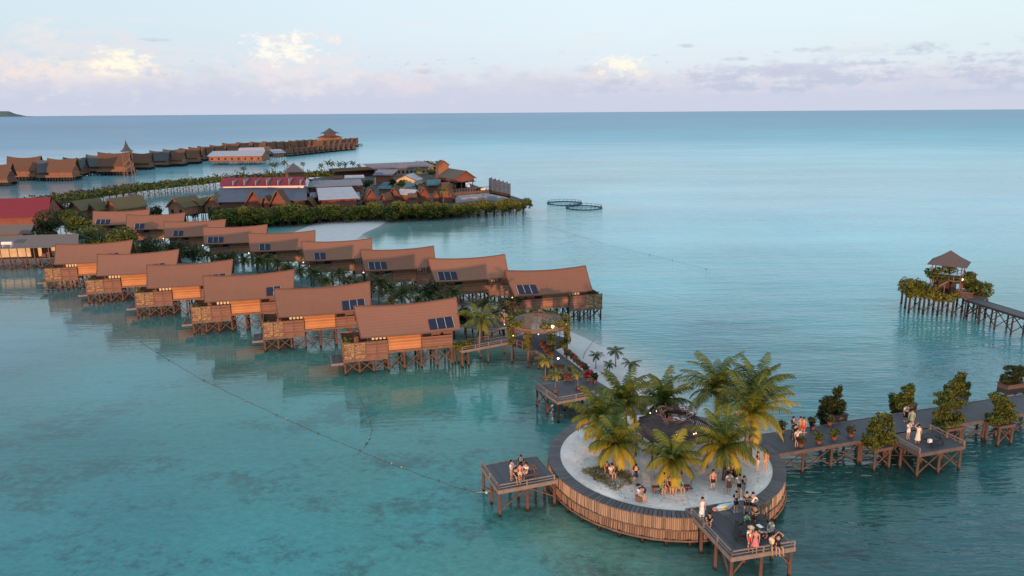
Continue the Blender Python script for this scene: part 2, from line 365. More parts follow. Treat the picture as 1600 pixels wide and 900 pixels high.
CTRL = [((50, 880), (.008, .205, .235)), ((400, 880), (.012, .225, .25)), ((800, 885), (.03, .215, .215)), ((980, 885), (.06, .2, .165)), ((1080, 890), (.04, .16, .15)),
        ((1320, 880), (.002, .085, .10)), ((1550, 850), (.002, .10, .13)), ((1560, 740), (.003, .11, .125)), ((1330, 770), (.002, .09, .09)), ((1400, 730), (.003, .085, .08)),
        ((700, 780), (.012, .225, .245)), ((880, 830), (.07, .2, .16)), ((100, 700), (.006, .165, .195)), ((400, 700), (.01, .2, .225)), ((200, 790), (.006, .18, .21)), ((200, 600), (.02, .21, .25)), ((500, 640), (.02, .235, .255)),
        ((760, 640), (.03, .25, .26)), ((640, 600), (.05, .21, .175)), ((720, 560), (.045, .19, .16)), ((520, 590), (.03, .17, .15)), ((400, 560), (.025, .15, .135)), ((250, 510), (.012, .12, .11)), ((60, 470), (.008, .10, .1)), ((30, 540), (.008, .15, .2)),
        ((840, 650), (.015, .15, .155)), ((830, 600), (.03, .17, .16)), ((1290, 610), (.012, .18, .23)), ((1500, 570), (.012, .17, .22)), ((1580, 530), (.012, .18, .23)), ((1480, 515), (.02, .2, .2)), ((1350, 500), (.02, .25, .3)),
        ((1300, 450), (.03, .3, .36)), ((1000, 450), (.07, .38, .43)), ((1120, 530), (.015, .2, .26)), ((1000, 520), (.03, .26, .31)), ((960, 490), (.03, .27, .32)), ((1300, 370), (.06, .39, .45)), ((1550, 330), (.05, .37, .44)), ((1000, 370), (.09, .42, .47)),
        ((1000, 300), (.08, .4, .46)), ((1300, 240), (.05, .37, .44)), ((1500, 220), (.04, .33, .41)), ((1000, 215), (.03, .28, .38)), ((1300, 190), (.02, .23, .34)), ((700, 200), (.018, .2, .31)), ((1300, 178), (.03, .19, .31)), ((800, 181), (.03, .19, .31)),
        ((300, 210), (.015, .15, .27)), ((80, 200), (.012, .13, .24)), ((60, 230), (.012, .15, .27)), ((400, 187), (.015, .15, .3)), ((100, 184), (.015, .14, .29)), ((620, 235), (.03, .27, .33)), ((300, 282), (.02, .26, .31)), ((60, 295), (.004, .14, .18)), ((450, 255), (.03, .27, .33)),
        ((260, 310), (.02, .13, .16)), ((480, 345), (.015, .2, .2)), ((700, 350), (.04, .13, .115)), ((800, 370), (.05, .28, .31)), ((880, 400), (.05, .3, .34)), ((760, 235), (.04, .33, .41)), ((880, 280), (.04, .28, .33))]
cp = np.array([Wp(*a)[:2] for a, _ in CTRL]); cc_ = np.array([b for _, b in CTRL])
def lr(P): return np.stack([np.log(np.linalg.norm(P, axis=1) + 1) * 1.6, np.arctan2(P[:, 0], P[:, 1]) * 2.2], 1)
angs = np.radians(np.concatenate([np.linspace(-180, -42, 24)[:-1], np.linspace(-42, 42, 240), np.linspace(42, 180, 24)[1:]]))
rs = np.concatenate([[4], np.geomspace(15, 600, 300), np.geomspace(620, 60000, 60)])
A_, R_ = np.meshgrid(angs, rs); PX = (R_ * np.sin(A_)).ravel(); PY = (R_ * np.cos(A_)).ravel(); PP = np.stack([PX, PY], 1)
q = lr(PP); qc = lr(cp)
colr = np.zeros((len(PP), 3)); wsum = np.zeros(len(PP))
for i in range(len(cp)):
    d2 = ((q - qc[i]) ** 2).sum(1) + 2e-4; w_ = 1 / d2 ** 1.6
    colr += w_[:, None] * cc_[i]; wsum += w_
colr /= wsum[:, None]
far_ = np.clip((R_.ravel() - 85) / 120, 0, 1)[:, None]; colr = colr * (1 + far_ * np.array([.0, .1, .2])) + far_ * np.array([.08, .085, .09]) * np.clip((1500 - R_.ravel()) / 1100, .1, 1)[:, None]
_, sd = seg_dist(PP, SAND, SANDW)
k = np.clip(1 - sd / 9.0, 0, 1)[:, None] ** 2.2 * .9
colr = colr * np.array([1.0, 1.06, 1.04]) + np.array([.034, .022, .014]) * np.clip(colr[:, 1:2] / .15, 0, 1.3); colr = colr * (1 - k) + np.array([.42, .46, .44]) * k
NA, NR = len(angs), len(rs); idx = np.arange(NA * NR).reshape(NR, NA)
FQ = np.stack([idx[:-1, :-1], idx[:-1, 1:], idx[1:, 1:], idx[1:, :-1]], -1).reshape(-1, 4)
mw, t, p = newmat('sea_water')
tc_ = t.n('ShaderNodeTexCoord'); ob = tc_.outputs['Object']
vc = t.n('ShaderNodeVertexColor', layer_name='Col').outputs[0]
def nz(scale, st=(1, 1, 1), rot=0.0, det=4, ro=.6, off=(0, 0, 0)):
    mp = t.n('ShaderNodeMapping', ins={0: ob, 'Scale': st, 'Rotation': (0, 0, rot), 'Location': off})
    return t.n('ShaderNodeTexNoise', ins={'Vector': mp.outputs[0], 'Scale': scale, 'Detail': det, 'Roughness': ro}).outputs['Fac']
dist = t.n('ShaderNodeVectorMath', operation='LENGTH', ins={0: ob}).outputs['Value']
near = t.n('ShaderNodeMapRange', ins={0: dist, 1: 45.0, 2: 150.0, 3: 1.0, 4: 0.0}).outputs[0]
# coral and sea-grass patches on the bottom
pn = nz(.085, (1, 1.5, 1), .3, 9, .72); pf = nz(1.1, (1, 1, 1), 0, 6, .75, (3, 1, 0))
patch = t.n('ShaderNodeMapRange', interpolation_type='SMOOTHSTEP', ins={0: t.m('ADD', pn, t.m('MULTIPLY', t.m('SUBTRACT', pf, .5), .5)), 1: .5, 2: .63, 3: 0.0, 4: 1.0}).outputs[0]
cc = t.mix(t.m('MULTIPLY', patch, t.m('MULTIPLY_ADD', near, .8, .06)), vc, t.mix(1.0, vc, (.7, .5, .52), 'MULTIPLY'))
fine = t.ramp(nz(1.1, (1, 1.4, 1), .5, 8, .85), [(.34, .62), (.66, 1.32)])
cc = t.mix(t.m('MULTIPLY_ADD', near, .62, .08), cc, t.mix(1.0, cc, fine, 'MULTIPLY'))
big = t.ramp(nz(.02, (.6, 1.6, 1), -.2, 5, .6), [(.35, .84), (.65, 1.14)])
cc = t.mix(.7, cc, t.mix(1.0, cc, big, 'MULTIPLY'))
t.t.links.new(cc, p.inputs['Base Color']); p.inputs['IOR'].default_value = 1.33
slick = nz(.012, (.35, 2.2, 1), -.15, 5, .6)
rgh = t.m('ADD', t.n('ShaderNodeMapRange', ins={0: dist, 1: 60.0, 2: 900.0, 3: .012, 4: .34}).outputs[0], t.m('MULTIPLY', t.m('SUBTRACT', slick, .45), .12), clamp=True)
t.t.links.new(rgh, p.inputs['Roughness'])
t.t.links.new(t.n('ShaderNodeMapRange', ins={0: dist, 1: 350.0, 2: 3000.0, 3: .5, 4: .3}).outputs[0], p.inputs['Specular IOR Level'])
# ripples: long low crests plus chop; calm between the chalets and to the left, livelier out to the right
sx_ = t.n('ShaderNodeSeparateXYZ', ins={0: ob})
right = t.n('ShaderNodeMapRange', interpolation_type='SMOOTHSTEP', ins={0: t.m('ADD', sx_.outputs[0], t.m('MULTIPLY', sx_.outputs[1], .12)), 1: 0.0, 2: 38.0, 3: .15, 4: .9}).outputs[0]
r1 = nz(1.15, (.3, 1.3, 1), -.3, 3, .5); r2 = nz(2.3, (.45, 1.1, 1), -.05, 3, .55, (5, 2, 0)); r3 = nz(.22, (.4, 1.3, 1), -.35, 3, .5); lap = nz(.07, (.5, 1.6, 1), .2, 4, .6)
h = t.m('ADD', t.m('ADD', t.m('MULTIPLY', r1, .42), t.m('MULTIPLY', r2, .07)), t.m('ADD', t.m('MULTIPLY', r3, .5), t.m('MULTIPLY', lap, 1.2)))
patchy = t.n('ShaderNodeMapRange', ins={0: slick, 1: .35, 2: .65, 3: .55, 4: 1.2}).outputs[0]
h = t.m('MULTIPLY', h, t.m('MULTIPLY', right, patchy))
bp = t.n('ShaderNodeBump', ins={'Strength': 1.0, 'Distance': .42, 'Height': h}); t.t.links.new(bp.outputs[0], p.inputs['Normal'])
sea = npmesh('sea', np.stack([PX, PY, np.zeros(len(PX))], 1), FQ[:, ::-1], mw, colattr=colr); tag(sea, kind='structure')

msand = mat('coral_sand', (.55, .53, .54), .9, .1, .5, bump=.3)
def sandbank():
    P = np.array([p_[:2] for p_ in SAND]); lo = P.min(0) - 14; hi = P.max(0) + 14
    s_ = .8; xs = np.arange(lo[0], hi[0], s_); ys = np.arange(lo[1], hi[1], s_)
    GX, GY = np.meshgrid(xs, ys); G = np.stack([GX.ravel(), GY.ravel()], 1)
    ins, dd = seg_dist(G, SAND, SANDW)
    hgt = -dd * .07; hgt = np.minimum(hgt, .35) + vnoise(G, .25, 3) * .045
    keep = (dd < 6).reshape(GX.shape); ii = np.arange(len(G)).reshape(GX.shape)
    f_ = np.stack([ii[:-1, :-1], ii[:-1, 1:], ii[1:, 1:], ii[1:, :-1]], -1)
    kk = keep[:-1, :-1] & keep[1:, 1:]
    f_ = f_[kk]; used, inv = np.unique(f_, return_inverse=True)
    V = np.concatenate([G, hgt[:, None]], 1)[used]
    tag(npmesh('sandbank', V, inv.reshape(-1, 4), msand, smooth=True), kind='structure')
sandbank()

mh = mat('forest_haze_tint', (.08, .125, .135), .9, .2, .01)  # forest green shifted to bluish grey, distance haze put into the colour
def hill(name, px, wpx, hpx, D):
    cx = (px - 800) / F_PX * D; wd = wpx / F_PX * D; hh = hpx / F_PX * D
    n = 40; V = []; Fq = []
    for j in range(9):
        for i in range(n + 1):
            u_ = i / n * 2 - 1; v_ = j / 8 * 2 - 1
            prof = max(0, 1 - abs(u_) ** 1.5) * (1 - v_ * v_) * (.72 + .28 * math.sin(u_ * 5 + 1.2) + .06 * math.sin(u_ * 17 + j))
            V.append((cx + u_ * wd / 2, D + v_ * wd * .2, max(prof, 0) * hh - 12))
    ii = np.arange(9 * (n + 1)).reshape(9, n + 1)
    Fq = np.stack([ii[:-1, :-1], ii[:-1, 1:], ii[1:, 1:], ii[1:, :-1]], -1).reshape(-1, 4)
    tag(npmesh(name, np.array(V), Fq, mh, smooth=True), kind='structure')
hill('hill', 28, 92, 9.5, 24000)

# ------------------------------------------------------------------ round sand terrace
IC = Vector((12.85, 57.8, 0)); IR = 9.85; IZ = 2.35
u17 = rad(16); U = Vector((math.cos(u17), math.sin(u17), 0)); Vv = Vector((-math.sin(u17), math.cos(u17), 0))
ter = root('round_terrace', (IC.x, IC.y, 0), 0, 'round sand terrace on stilts with a bamboo strip wall, below the coconut palms', 'terrace')
N = 140
def ringmesh(b, r0, r1, z0, z1, n=N):
    return b.lathe([(r0, z0), (r1, z0), (r1, z1), (r0, z1), (r0, z0)], n)
deck_ring = planks('rim_boards', (.085, .082, .092), 0, .3, .25, .6, 0.0, spec=.4)
b = MB(); rr = random.Random(5)
for i in range(180):
    a0 = 2 * math.pi * i / 180 + .002; a1 = 2 * math.pi * (i + 1) / 180 - .003; z = IZ + rr.uniform(-.006, .006)
    pts = [(IR * math.cos(a0) * k, IR * math.sin(a0) * k) for k in (.895, 1.0)] + [(IR * math.cos(a1) * k, IR * math.sin(a1) * k) for k in (1.0, .895)]
    b.slab(pts, z - .08, z)
b.build('rim_walkway', mat('rim_planks', (.105, .1, .115), .6, .3, 1.0, island=.6, spec=.4), ter)
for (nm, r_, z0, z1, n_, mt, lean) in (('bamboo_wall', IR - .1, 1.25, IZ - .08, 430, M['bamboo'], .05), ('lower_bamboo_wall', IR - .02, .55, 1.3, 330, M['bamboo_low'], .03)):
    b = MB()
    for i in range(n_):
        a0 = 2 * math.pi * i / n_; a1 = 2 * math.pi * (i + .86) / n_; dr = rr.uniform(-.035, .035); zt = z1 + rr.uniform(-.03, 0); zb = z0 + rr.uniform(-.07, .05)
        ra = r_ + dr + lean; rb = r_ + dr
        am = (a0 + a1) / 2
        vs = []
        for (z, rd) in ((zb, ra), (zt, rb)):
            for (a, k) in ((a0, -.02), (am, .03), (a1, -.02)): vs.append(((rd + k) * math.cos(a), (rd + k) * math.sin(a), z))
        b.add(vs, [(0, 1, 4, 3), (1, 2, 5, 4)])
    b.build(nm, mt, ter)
b = MB(); ringmesh(b, IR - .45, IR - .2, .5, IZ - .1, 90); b.build('wall_core', M['timber_dark'], ter)
b = MB()
for (z, rd) in ((.5, IR + .12), (1.27, IR + .06)):
    for i in range(44):
        a0 = 2 * math.pi * i / 44; a1 = 2 * math.pi * (i + 1.04) / 44
        b.tube((rd * math.cos(a0), rd * math.sin(a0), z + rr.uniform(-.02, .02)), (rd * math.cos(a1), rd * math.sin(a1), z + rr.uniform(-.02, .02)), .075 if z < 1 else .04, n=6)
b.build('ledge_beam', M['timber'], ter)
sb_ = MB(); sb_.tube((0, 0, -.6), (0, 0, .62), .12); st0 = sb_.build('stilt', M['stilt_dark'], ter); st0.location = (IR + .02, 0, 0)
for i in range(1, 36):
    o = st0.copy(); col.objects.link(o); o.parent = ter; a = 2 * math.pi * i / 36; o.location = ((IR + .02) * math.cos(a), (IR + .02) * math.sin(a), 0)
# sand of the terrace
nr, na = 26, 96; V = []
for j in range(nr + 1):
    for i in range(na):
        r_ = (IR * .9) * j / nr; a = 2 * math.pi * i / na
        x, y = r_ * math.cos(a), r_ * math.sin(a)
        z = IZ - .03 + (.09 * (math.sin(x * .9 + 1) * math.sin(y * .8) + .5 * math.sin(x * 2.3 + y * 1.7) + .5)) * min(1, (nr - j) / 4)
        V.append((IC.x + x, IC.y + y, z))
ii = np.arange((nr + 1) * na).reshape(nr + 1, na); jj = np.roll(ii, -1, 1)
FQs = np.stack([ii[:-1], ii[1:], jj[1:], jj[:-1]], -1).reshape(-1, 4)
ms2, t, p = newmat('terrace_sand')
tc_ = t.n('ShaderNodeTexCoord'); n1 = t.n('ShaderNodeTexNoise', ins={'Vector': tc_.outputs['Object'], 'Scale': .35, 'Detail': 5.0}).outputs['Fac']
n2 = t.n('ShaderNodeTexNoise', ins={'Vector': tc_.outputs['Object'], 'Scale': 3.0, 'Detail': 6.0, 'Roughness': .7}).outputs['Fac']
cc = t.ramp(t.m('ADD', t.m('MULTIPLY', n1, .6), t.m('MULTIPLY', n2, .4)), [(.36, (.56, .53, .51)), (.6, (.86, .8, .77))])
t.t.links.new(cc, p.inputs['Base Color']); p.inputs['Roughness'].default_value = .95
bp = t.n('ShaderNodeBump', ins={'Strength': .9, 'Distance': .12, 'Height': n2}); t.t.links.new(bp.outputs[0], p.inputs['Normal'])
tag(npmesh('sand_ground', np.array(V), FQs, ms2, smooth=True), kind='structure')

# ------------------------------------------------------------------ decks and boardwalks on stilts
def stilt_proto(z, r=.13, m_='stilt'):
    b = MB(); b.tube((0, 0, -.8), (0, 0, z), r * 1.05, r * .9, 7); return b
_stc = {}
def put_stilts(par, pts, z, r=.13, m_='stilt'):
    for (x, y) in pts:
        key = (round(z, 2), r, m_)
        if key in _stc:
            o = _stc[key].copy(); col.objects.link(o)
        else:
            o = stilt_proto(z, r).build('stilt', M[m_]); _stc[key] = o
        o.parent = par; o.location = (x, y, 0)
def brace_bay(par, a, b_, zlo, zhi, m_='stilt', w=.09):
    b = MB(); b.beam((a[0], a[1], zlo), (b_[0], b_[1], zhi), w, w); b.beam((a[0] + .1 * 0, a[1] + .12, zhi), (b_[0], b_[1] + .12, zlo), w, w)
    return b.build('cross_brace', M[m_], par)
def rail(par, a, b_, z, h=.45, post=2.0, m_='timber_grey', skip_top=False):
    a = Vector((*a[:2], 0)); b_ = Vector((*b_[:2], 0)); L = (b_ - a).length; n = max(1, round(L / post)); b = MB()
    for i in range(n + 1):
        p_ = a.lerp(b_, i / n); b.box(p_.x - .05, p_.x + .05, p_.y - .05, p_.y + .05, z - .15, z + h + .04)
    b.beam((a.x, a.y, z + h), (b_.x, b_.y, z + h), .09, .07); b.beam((a.x, a.y, z + h * .45), (b_.x, b_.y, z + h * .45), .05, .05)
    return b.build('railing', M[m_], par)
def deckthing(name, label, cat, p0, ang, L, Wd, z, step=3.0, rails=(), m_='stilt', dm='deck', stepw=None, brace=True, group=None, fascia='timber_grey'):
    """rectangle from corner p0, length L along ang, width Wd to the left of it"""
    t_ = root(name, (p0[0], p0[1], 0), ang, label, cat, group)
    b = MB(); b.box(0, L, 0, Wd, z - .09, z); b.build('deck_floor', M[dm], t_)
    b = MB(); zz = z - .1
    b.box(-.02, L + .02, -.09, 0, z - .28, z + .03); b.box(-.02, L + .02, Wd, Wd + .09, z - .28, z + .03); b.box(-.09, -.02, -.09, Wd + .09, z - .28, z + .02); b.box(L + .02, L + .09, -.09, Wd + .09, z - .28, z + .02)
    b.build('edge_beam', M[fascia], t_)
    n = max(1, round(L / step)); nw = max(1, round(Wd / (stepw or Wd)))
    b = MB()
    for i in range(n + 1): b.box(i * L / n - .08, i * L / n + .08, .02, Wd - .02, z - .34, z - .1)
    b.build('joist', M['timber_dark'], t_)
    xs = [.12 + i * (L - .24) / n for i in range(n + 1)]; ys = [.12 + j * (Wd - .24) / nw for j in range(nw + 1)]
    put_stilts(t_, [(x, y) for x in xs for y in ys], z - .1, m_=m_)
    if brace:
        for i in range(n):
            for y in (ys[0], ys[-1]): brace_bay(t_, (xs[i], y), (xs[i + 1], y), .35, z - .3, m_)
        for x in (xs[0], xs[-1]):
            if Wd > 1: brace_bay(t_, (x, ys[0]), (x, ys[-1]), .35, z - .3, m_)
    for (a, b_) in rails: rail(t_, a, b_, z)
    return t_
def ang_of(a, b_): return math.atan2(b_[1] - a[1], b_[0] - a[0])

# left viewing deck, lower right viewing deck
a, b_ = Vector((-1.15, 52.1)), Vector((3.3, 53.7))
jl = deckthing('viewing_deck', 'small square deck on stilts at the left side of the round terrace', 'deck', a, ang_of(a, b_), 4.9, 4.4, 2.35, 2.35, rails=[((0, 0), (4.7, 0)), ((0, 0), (0, 4.4))], stepw=2.2, group=None, brace=False)
bq = MB(); bq.beam((.12, .12, .5), (2.4, .12, 2.1), .08, .08); bq.beam((2.45, .12, 2.1), (4.7, .12, .9), .1, .1); bq.beam((.12, .12, 2.0), (.12, 4.2, .5), .08, .08); bq.build('cross_brace', M['stilt'], jl)
a, b_ = Vector((14.35, 43.05)), Vector((18.9, 44.2))
jb = deckthing('viewing_deck', 'deck on stilts at the lower right of the terrace, crowded around black picnic tables', 'deck', a, ang_of(a, b_), 4.7, 6.3, 2.35, 2.35, rails=[((0, 0), (4.7, 0)), ((0, 0), (0, 5.6))], stepw=2.1, brace=False)
for x in (.12, 4.58):
    for (y, s_) in ((.12, 1),):
        bq = MB(); bq.beam((x, y, .9), (x + (1.0 if x < 1 else -1.0), y, 2.1), .1, .1); bq.beam((x, y + .05, .7), (x, y + 1.4, 2.1), .1, .1); bq.build('knee_brace', M['stilt'], jb)

# right boardwalk with its T-shaped deck
RA = ang_of((24, 58.7), (49.6, 66.6)); RO = Vector((22.4, 58.0))
rw = deckthing('boardwalk', 'long boardwalk on stilts leading right from the terrace, lined with planter boxes', 'boardwalk', RO, RA, 42, 3.7, 2.35, 3.0, m_='stilt_mid', fascia='timber_mid')
o_ = Vector((34.75, 57.9)); jr = deckthing('picnic_deck', 'square deck with one black picnic table beside the right boardwalk', 'deck', o_, RA, 4.9, 3.95, 2.35, 2.45, rails=[((4.9, 0), (4.9, 3.6)), ((0, 0), (0, 2.6))], stepw=1.95, m_='stilt_mid', fascia='timber_mid')

# boardwalk from pavilion to terrace, broad deck, and link
GZ = Wp(842, 534, 2.35)
P0 = Wp(840, 538, 2.35); P1 = Wp(905, 590, 2.35); 
aa = ang_of(P0, P1); sd_ = Vector((math.sin(aa), -math.cos(aa)))
o_ = Vector(P0[:2]) + sd_ * 1.0
bw = deckthing('boardwalk', 'dark boardwalk lined with flower pots between the vine pavilion and the palms', 'boardwalk', o_, aa, (P1 - P0).length, 2.2, 2.35, 2.6)
c0 = Wp(872, 628, 2.35); c1 = Wp(955, 612, 2.35)
print('deck pts', c0, c1, Wp(848, 593, 2.35), GZ)
da = ang_of(c0, c1)
pd = deckthing('palm_pot_deck', 'broad dark deck on stilts carrying the potted palms', 'deck', c0[:2], da, 6.6, 5.0, 2.356, 2.2, rails=[((0, 0), (4.2, 0)), ((0, 0), (0, 5.0)), ((4.6, 5.0), (6.6, 5.0))], m_='stilt', stepw=2.5)
bq = c1 + Vector((1.2, -1.0, 0)); e_ = Vector((IC.x - 1.5, IC.y + 8.9, 0)); s_ = Vector((c1.x + .5, c1.y + 1.2, 0))
lk = deckthing('boardwalk', 'short boardwalk behind the palms joining the potted palm deck to the terrace', 'boardwalk', (s_.x, s_.y), ang_of(s_, e_), (e_ - s_).length, 2.0, 2.362, 2.5)
# bridge left of the pavilion
b0 = Wp(722, 548, 2.35); b1 = Wp(803, 533, 2.35)
br = deckthing('boardwalk', 'short railed bridge on red-brown posts left of the vine pavilion', 'boardwalk', b0[:2], ang_of(b0, b1), (b1 - b0).length, 2.4, 2.35, 3.0, rails=[((0, 0), ((b1 - b0).length, 0)), ((0, 2.4), (5.0, 2.4))], brace=False)
# walk between the two rows of chalets
w0 = Vector((-1.2, 97.2)); w1 = Vector((-88, 161))
sw = deckthing('boardwalk', 'dark boardwalk running between the two rows of chalets under the palms', 'boardwalk', w0, ang_of(w0, w1), (w1 - w0).length, 2.6, 2.35, 3.4, m_='stilt_dark', brace=False)
d0 = Vector((-3.6, 96.0)); dk = deckthing('landing_deck', 'dark landing deck between the nearest chalet and the pavilion', 'deck', d0, rad(16), 6.5, 5.0, 2.362, 3.0, m_='stilt_dark', stepw=2.5, brace=False)
# ------------------------------------------------------------------ chalets of the two near rows
def roof_pt(tx, s, side=-1, lift=0.0):
    """saddle roof: tx -1..1 along the ridge, s 0 ridge .. 1 eave"""
    zr = 7.66 + .36 * tx * tx + .05 * tx; xr = 6.45 * tx; xe = 6.05 * tx; ze = 4.95 + .12 * tx * tx
    x = xr + (xe - xr) * s; y = side * (3.95 * s); z = zr + (ze - zr) * s - .22 * math.sin(math.pi * s)
    return (x, y, z + lift)
def make_chalet(sx, label, group):
    h = root('stilt_chalet', (0, 0, 0), 0, label, 'chalet', group)
    def X(b):                                   # mirror in x for the row that faces the other way
        if sx < 0:
            b.v = [(-v[0], v[1], v[2]) for v in b.v]; b.f = [f_[::-1] for f_ in b.f]
        return b
    n, m_ = 16, 5
    b = MB()
    for side in (-1, 1):
        for lift, flip in ((0, 0), (-.13, 1)):
            vs = [roof_pt(-1 + 2 * i / n, j / m_, side, lift) for i in range(n + 1) for j in range(m_ + 1)]
            fs = []
            for i in range(n):
                for j in range(m_):
                    q_ = (i * (m_ + 1) + j, (i + 1) * (m_ + 1) + j, (i + 1) * (m_ + 1) + j + 1, i * (m_ + 1) + j + 1)
                    fs.append(q_ if (side > 0) != bool(flip) else q_[::-1])
            b.add(vs, fs)
    X(b).build('roof', M['roof'], h, smooth=True)
    b = MB()
    for side in (-1, 1):
        for e in (-1, 1):
            for j in range(m_): b.beam(roof_pt(e, j / m_, side, -.06), roof_pt(e, (j + 1) / m_, side, -.06), .07, .22)
        for i in range(n): b.beam(roof_pt(-1 + 2 * i / n, 1, side, -.06), roof_pt(-1 + 2 * (i + 1) / n, 1, side, -.06), .08, .16)
    for i in range(n): b.beam(roof_pt(-1 + 2 * i / n, 0, 1, .03), roof_pt(-1 + 2 * (i + 1) / n, 0, 1, .03), .2, .1)
    X(b).build('roof_trim', M['wall_dark'], h)
    # gables
    for e in (-1, 1):
        b = MB(); gx = 5.1 * e if e > 0 else -4.7
        t_ = gx / 6.3
        top = roof_pt(t_, 0, 1)[2] - .2
        b.add([(gx, -2.55, 4.7), (gx, 2.55, 4.7), (gx, 2.55, 5.7), (gx, 0, top), (gx, -2.55, 5.7)], [(0, 1, 2, 3, 4)])
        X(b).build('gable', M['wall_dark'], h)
    # bedroom: long warm boarded wall toward the camera
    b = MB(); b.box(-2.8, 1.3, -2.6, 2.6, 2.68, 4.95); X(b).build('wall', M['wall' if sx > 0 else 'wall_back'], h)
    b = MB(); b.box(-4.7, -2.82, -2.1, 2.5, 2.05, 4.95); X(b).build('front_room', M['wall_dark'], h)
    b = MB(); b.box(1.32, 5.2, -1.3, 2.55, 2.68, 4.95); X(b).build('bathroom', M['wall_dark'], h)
    b = MB()
    for (x0, x1, z0, z1) in ((1.35, 5.25, 2.62, 4.02), (2.7, 3.8, 4.15, 4.75), (4.15, 5.15, 4.15, 4.75)): b.box(x0, x1, -2.62, -2.5, z0, z1)
    for x in (1.38, 2.65, 5.15): b.box(x, x + .12, -2.66, -2.52, 2.5, 5.0)
    X(b).build('bathroom_screen', M['screen'], h)
    b = MB(); b.box(5.12, 5.22, -2.55, 2.5, 2.65, 4.1); X(b).build('side_screen', M['screen'], h)
    b = MB()
    for k in range(4): b.box(-4.62 + k * .46, -4.34 + k * .46, -2.19, -2.12, 4.02, 4.62)
    X(b).build('window', M['cream'], h)
    b = MB(); b.box(1.5, 2.6, -2.56, -2.5, 4.05, 4.75); X(b).build('opening', M['dark'], h)
    # floor and beams
    b = MB(); b.box(-8.1, -2.8, -2.75, 2.75, 1.85, 2.03); b.box(-2.79, 5.35, -2.75, 2.75, 2.5, 2.66); X(b).build('deck_floor', M['deck_red'], h)
    b = MB()
    for y in (-2.8, 2.72): b.box(-8.16, -2.8, y, y + .09, 1.68, 2.06); b.box(-2.79, 5.42, y - .02, y + .11, 2.4, 2.69)
    b.box(-8.2, -8.11, -2.8, 2.8, 1.68, 2.06)
    X(b).build('edge_beam', M['timber'], h)
    # deck fence: bamboo trellis on the outer half, plain boards on the inner half
    b = MB(); rr_ = random.Random(4)
    for x0 in (-8.05, -6.75):
        for k in range(9):
            z = 2.1 + k * .215; xx = x0
            while xx < x0 + 1.15:
                w_ = rr_.uniform(.18, .5)
                if rr_.random() < .8: b.box(xx, min(xx + w_, x0 + 1.2), -2.83, -2.77, z, z + .14)
                xx += w_ + .05
    X(b).build('trellis', M['trellis'], h)
    b = MB(); b.box(-8.05, -5.5, -2.76, -2.74, 2.1, 4.0)
    for x0 in (-5.42, -4.1): b.box(x0, x0 + 1.22, -2.83, -2.75, 2.08, 4.05)
    b.box(-8.16, -8.08, -1.2, 2.7, 2.08, 3.9)
    b.box(-8.1, -4.8, 2.66, 2.74, 2.08, 4.0)
    X(b).build('deck_screen', M['screen'], h)
    b = MB()
    for x in (-8.12, -6.82, -5.5, -4.18, -2.9): b.box(x, x + .1, -2.88, -2.74, 1.9, 4.16)
    b.box(-8.12, -2.8, -2.86, -2.76, 4.04, 4.12); b.box(-8.18, -8.08, -1.3, -1.2, 1.9, 4.1)
    X(b).build('fence_frame', M['timber'], h)
    if sx > 0:
        b = MB(); b.box(-9.5, -8.22, -2.3, 1.2, 1.42, 1.52); X(b).build('swim_platform', M['deck'], h)
        b = MB(); b.box(-9.6, -8.2, -2.42, -2.31, 1.3, 1.56); b.box(-9.6, -9.5, -2.4, 1.25, 1.3, 1.56); X(b).build('platform_beam', M['timber_grey'], h)
    # solar panels on the slope
    k0 = 0
    for k in range(3):
        x0 = 2.35 + k * 1.02; b = MB()
        def sp(x, s, l):
            q_ = roof_pt(x / 6.2, s, -1, l); return (x, q_[1], q_[2])
        b.add([sp(x0, .55, .1), sp(x0 + .95, .55, .1), sp(x0 + .95, .93, .1), sp(x0, .93, .1), sp(x0, .55, .04), sp(x0 + .95, .55, .04), sp(x0 + .95, .93, .04), sp(x0, .93, .04)],
              [(3, 2, 1, 0), (4, 5, 6, 7), (0, 1, 5, 4), (1, 2, 6, 5), (2, 3, 7, 6), (3, 0, 4, 7)])
        pn_ = X(b).build('solar_panel', M['solar'], h)
        b = MB(); b.beam(sp(x0 + .985, .55, .09), sp(x0 + .985, .93, .09), .04, .04); X(b).build('panel_frame', M['frame'], pn_)
    # stilts and cross braces
    xs = [-8.0, -6.3, -4.6, -2.8, -.8, 1.3, 3.3, 5.2]; ys = [-2.62, 0, 2.62]
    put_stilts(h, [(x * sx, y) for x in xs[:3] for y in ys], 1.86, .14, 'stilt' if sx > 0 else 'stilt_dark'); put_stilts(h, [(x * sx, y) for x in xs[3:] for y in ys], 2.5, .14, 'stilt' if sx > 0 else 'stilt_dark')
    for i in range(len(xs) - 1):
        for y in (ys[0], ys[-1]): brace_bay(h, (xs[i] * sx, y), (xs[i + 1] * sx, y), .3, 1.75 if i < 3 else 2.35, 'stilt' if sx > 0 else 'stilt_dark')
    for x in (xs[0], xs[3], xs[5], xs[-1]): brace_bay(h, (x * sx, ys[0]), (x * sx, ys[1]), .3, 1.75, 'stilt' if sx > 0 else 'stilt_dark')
    if sx < 0:
        b = MB(); b.ell((-6.35 * sx * -1 * -1, -3.6, 4.75), (.1, .1, .1), 8, 6); b.v = [(-abs(v[0]), v[1], v[2]) for v in b.v]; b.build('eave_lamp', M['glow'], h)
    return h
GF, GB = 'chalets of the front row', 'chalets of the back row'
def front_label(i):
    return ('brown-roofed stilt chalet nearest the camera at the right end of the front row' if i == 0 else
            'brown-roofed stilt chalet at the left end of the front row beside the grey-roofed hall' if i == 5 else
            ORD[i] + ' brown-roofed stilt chalet of the front row counting from the vine pavilion')
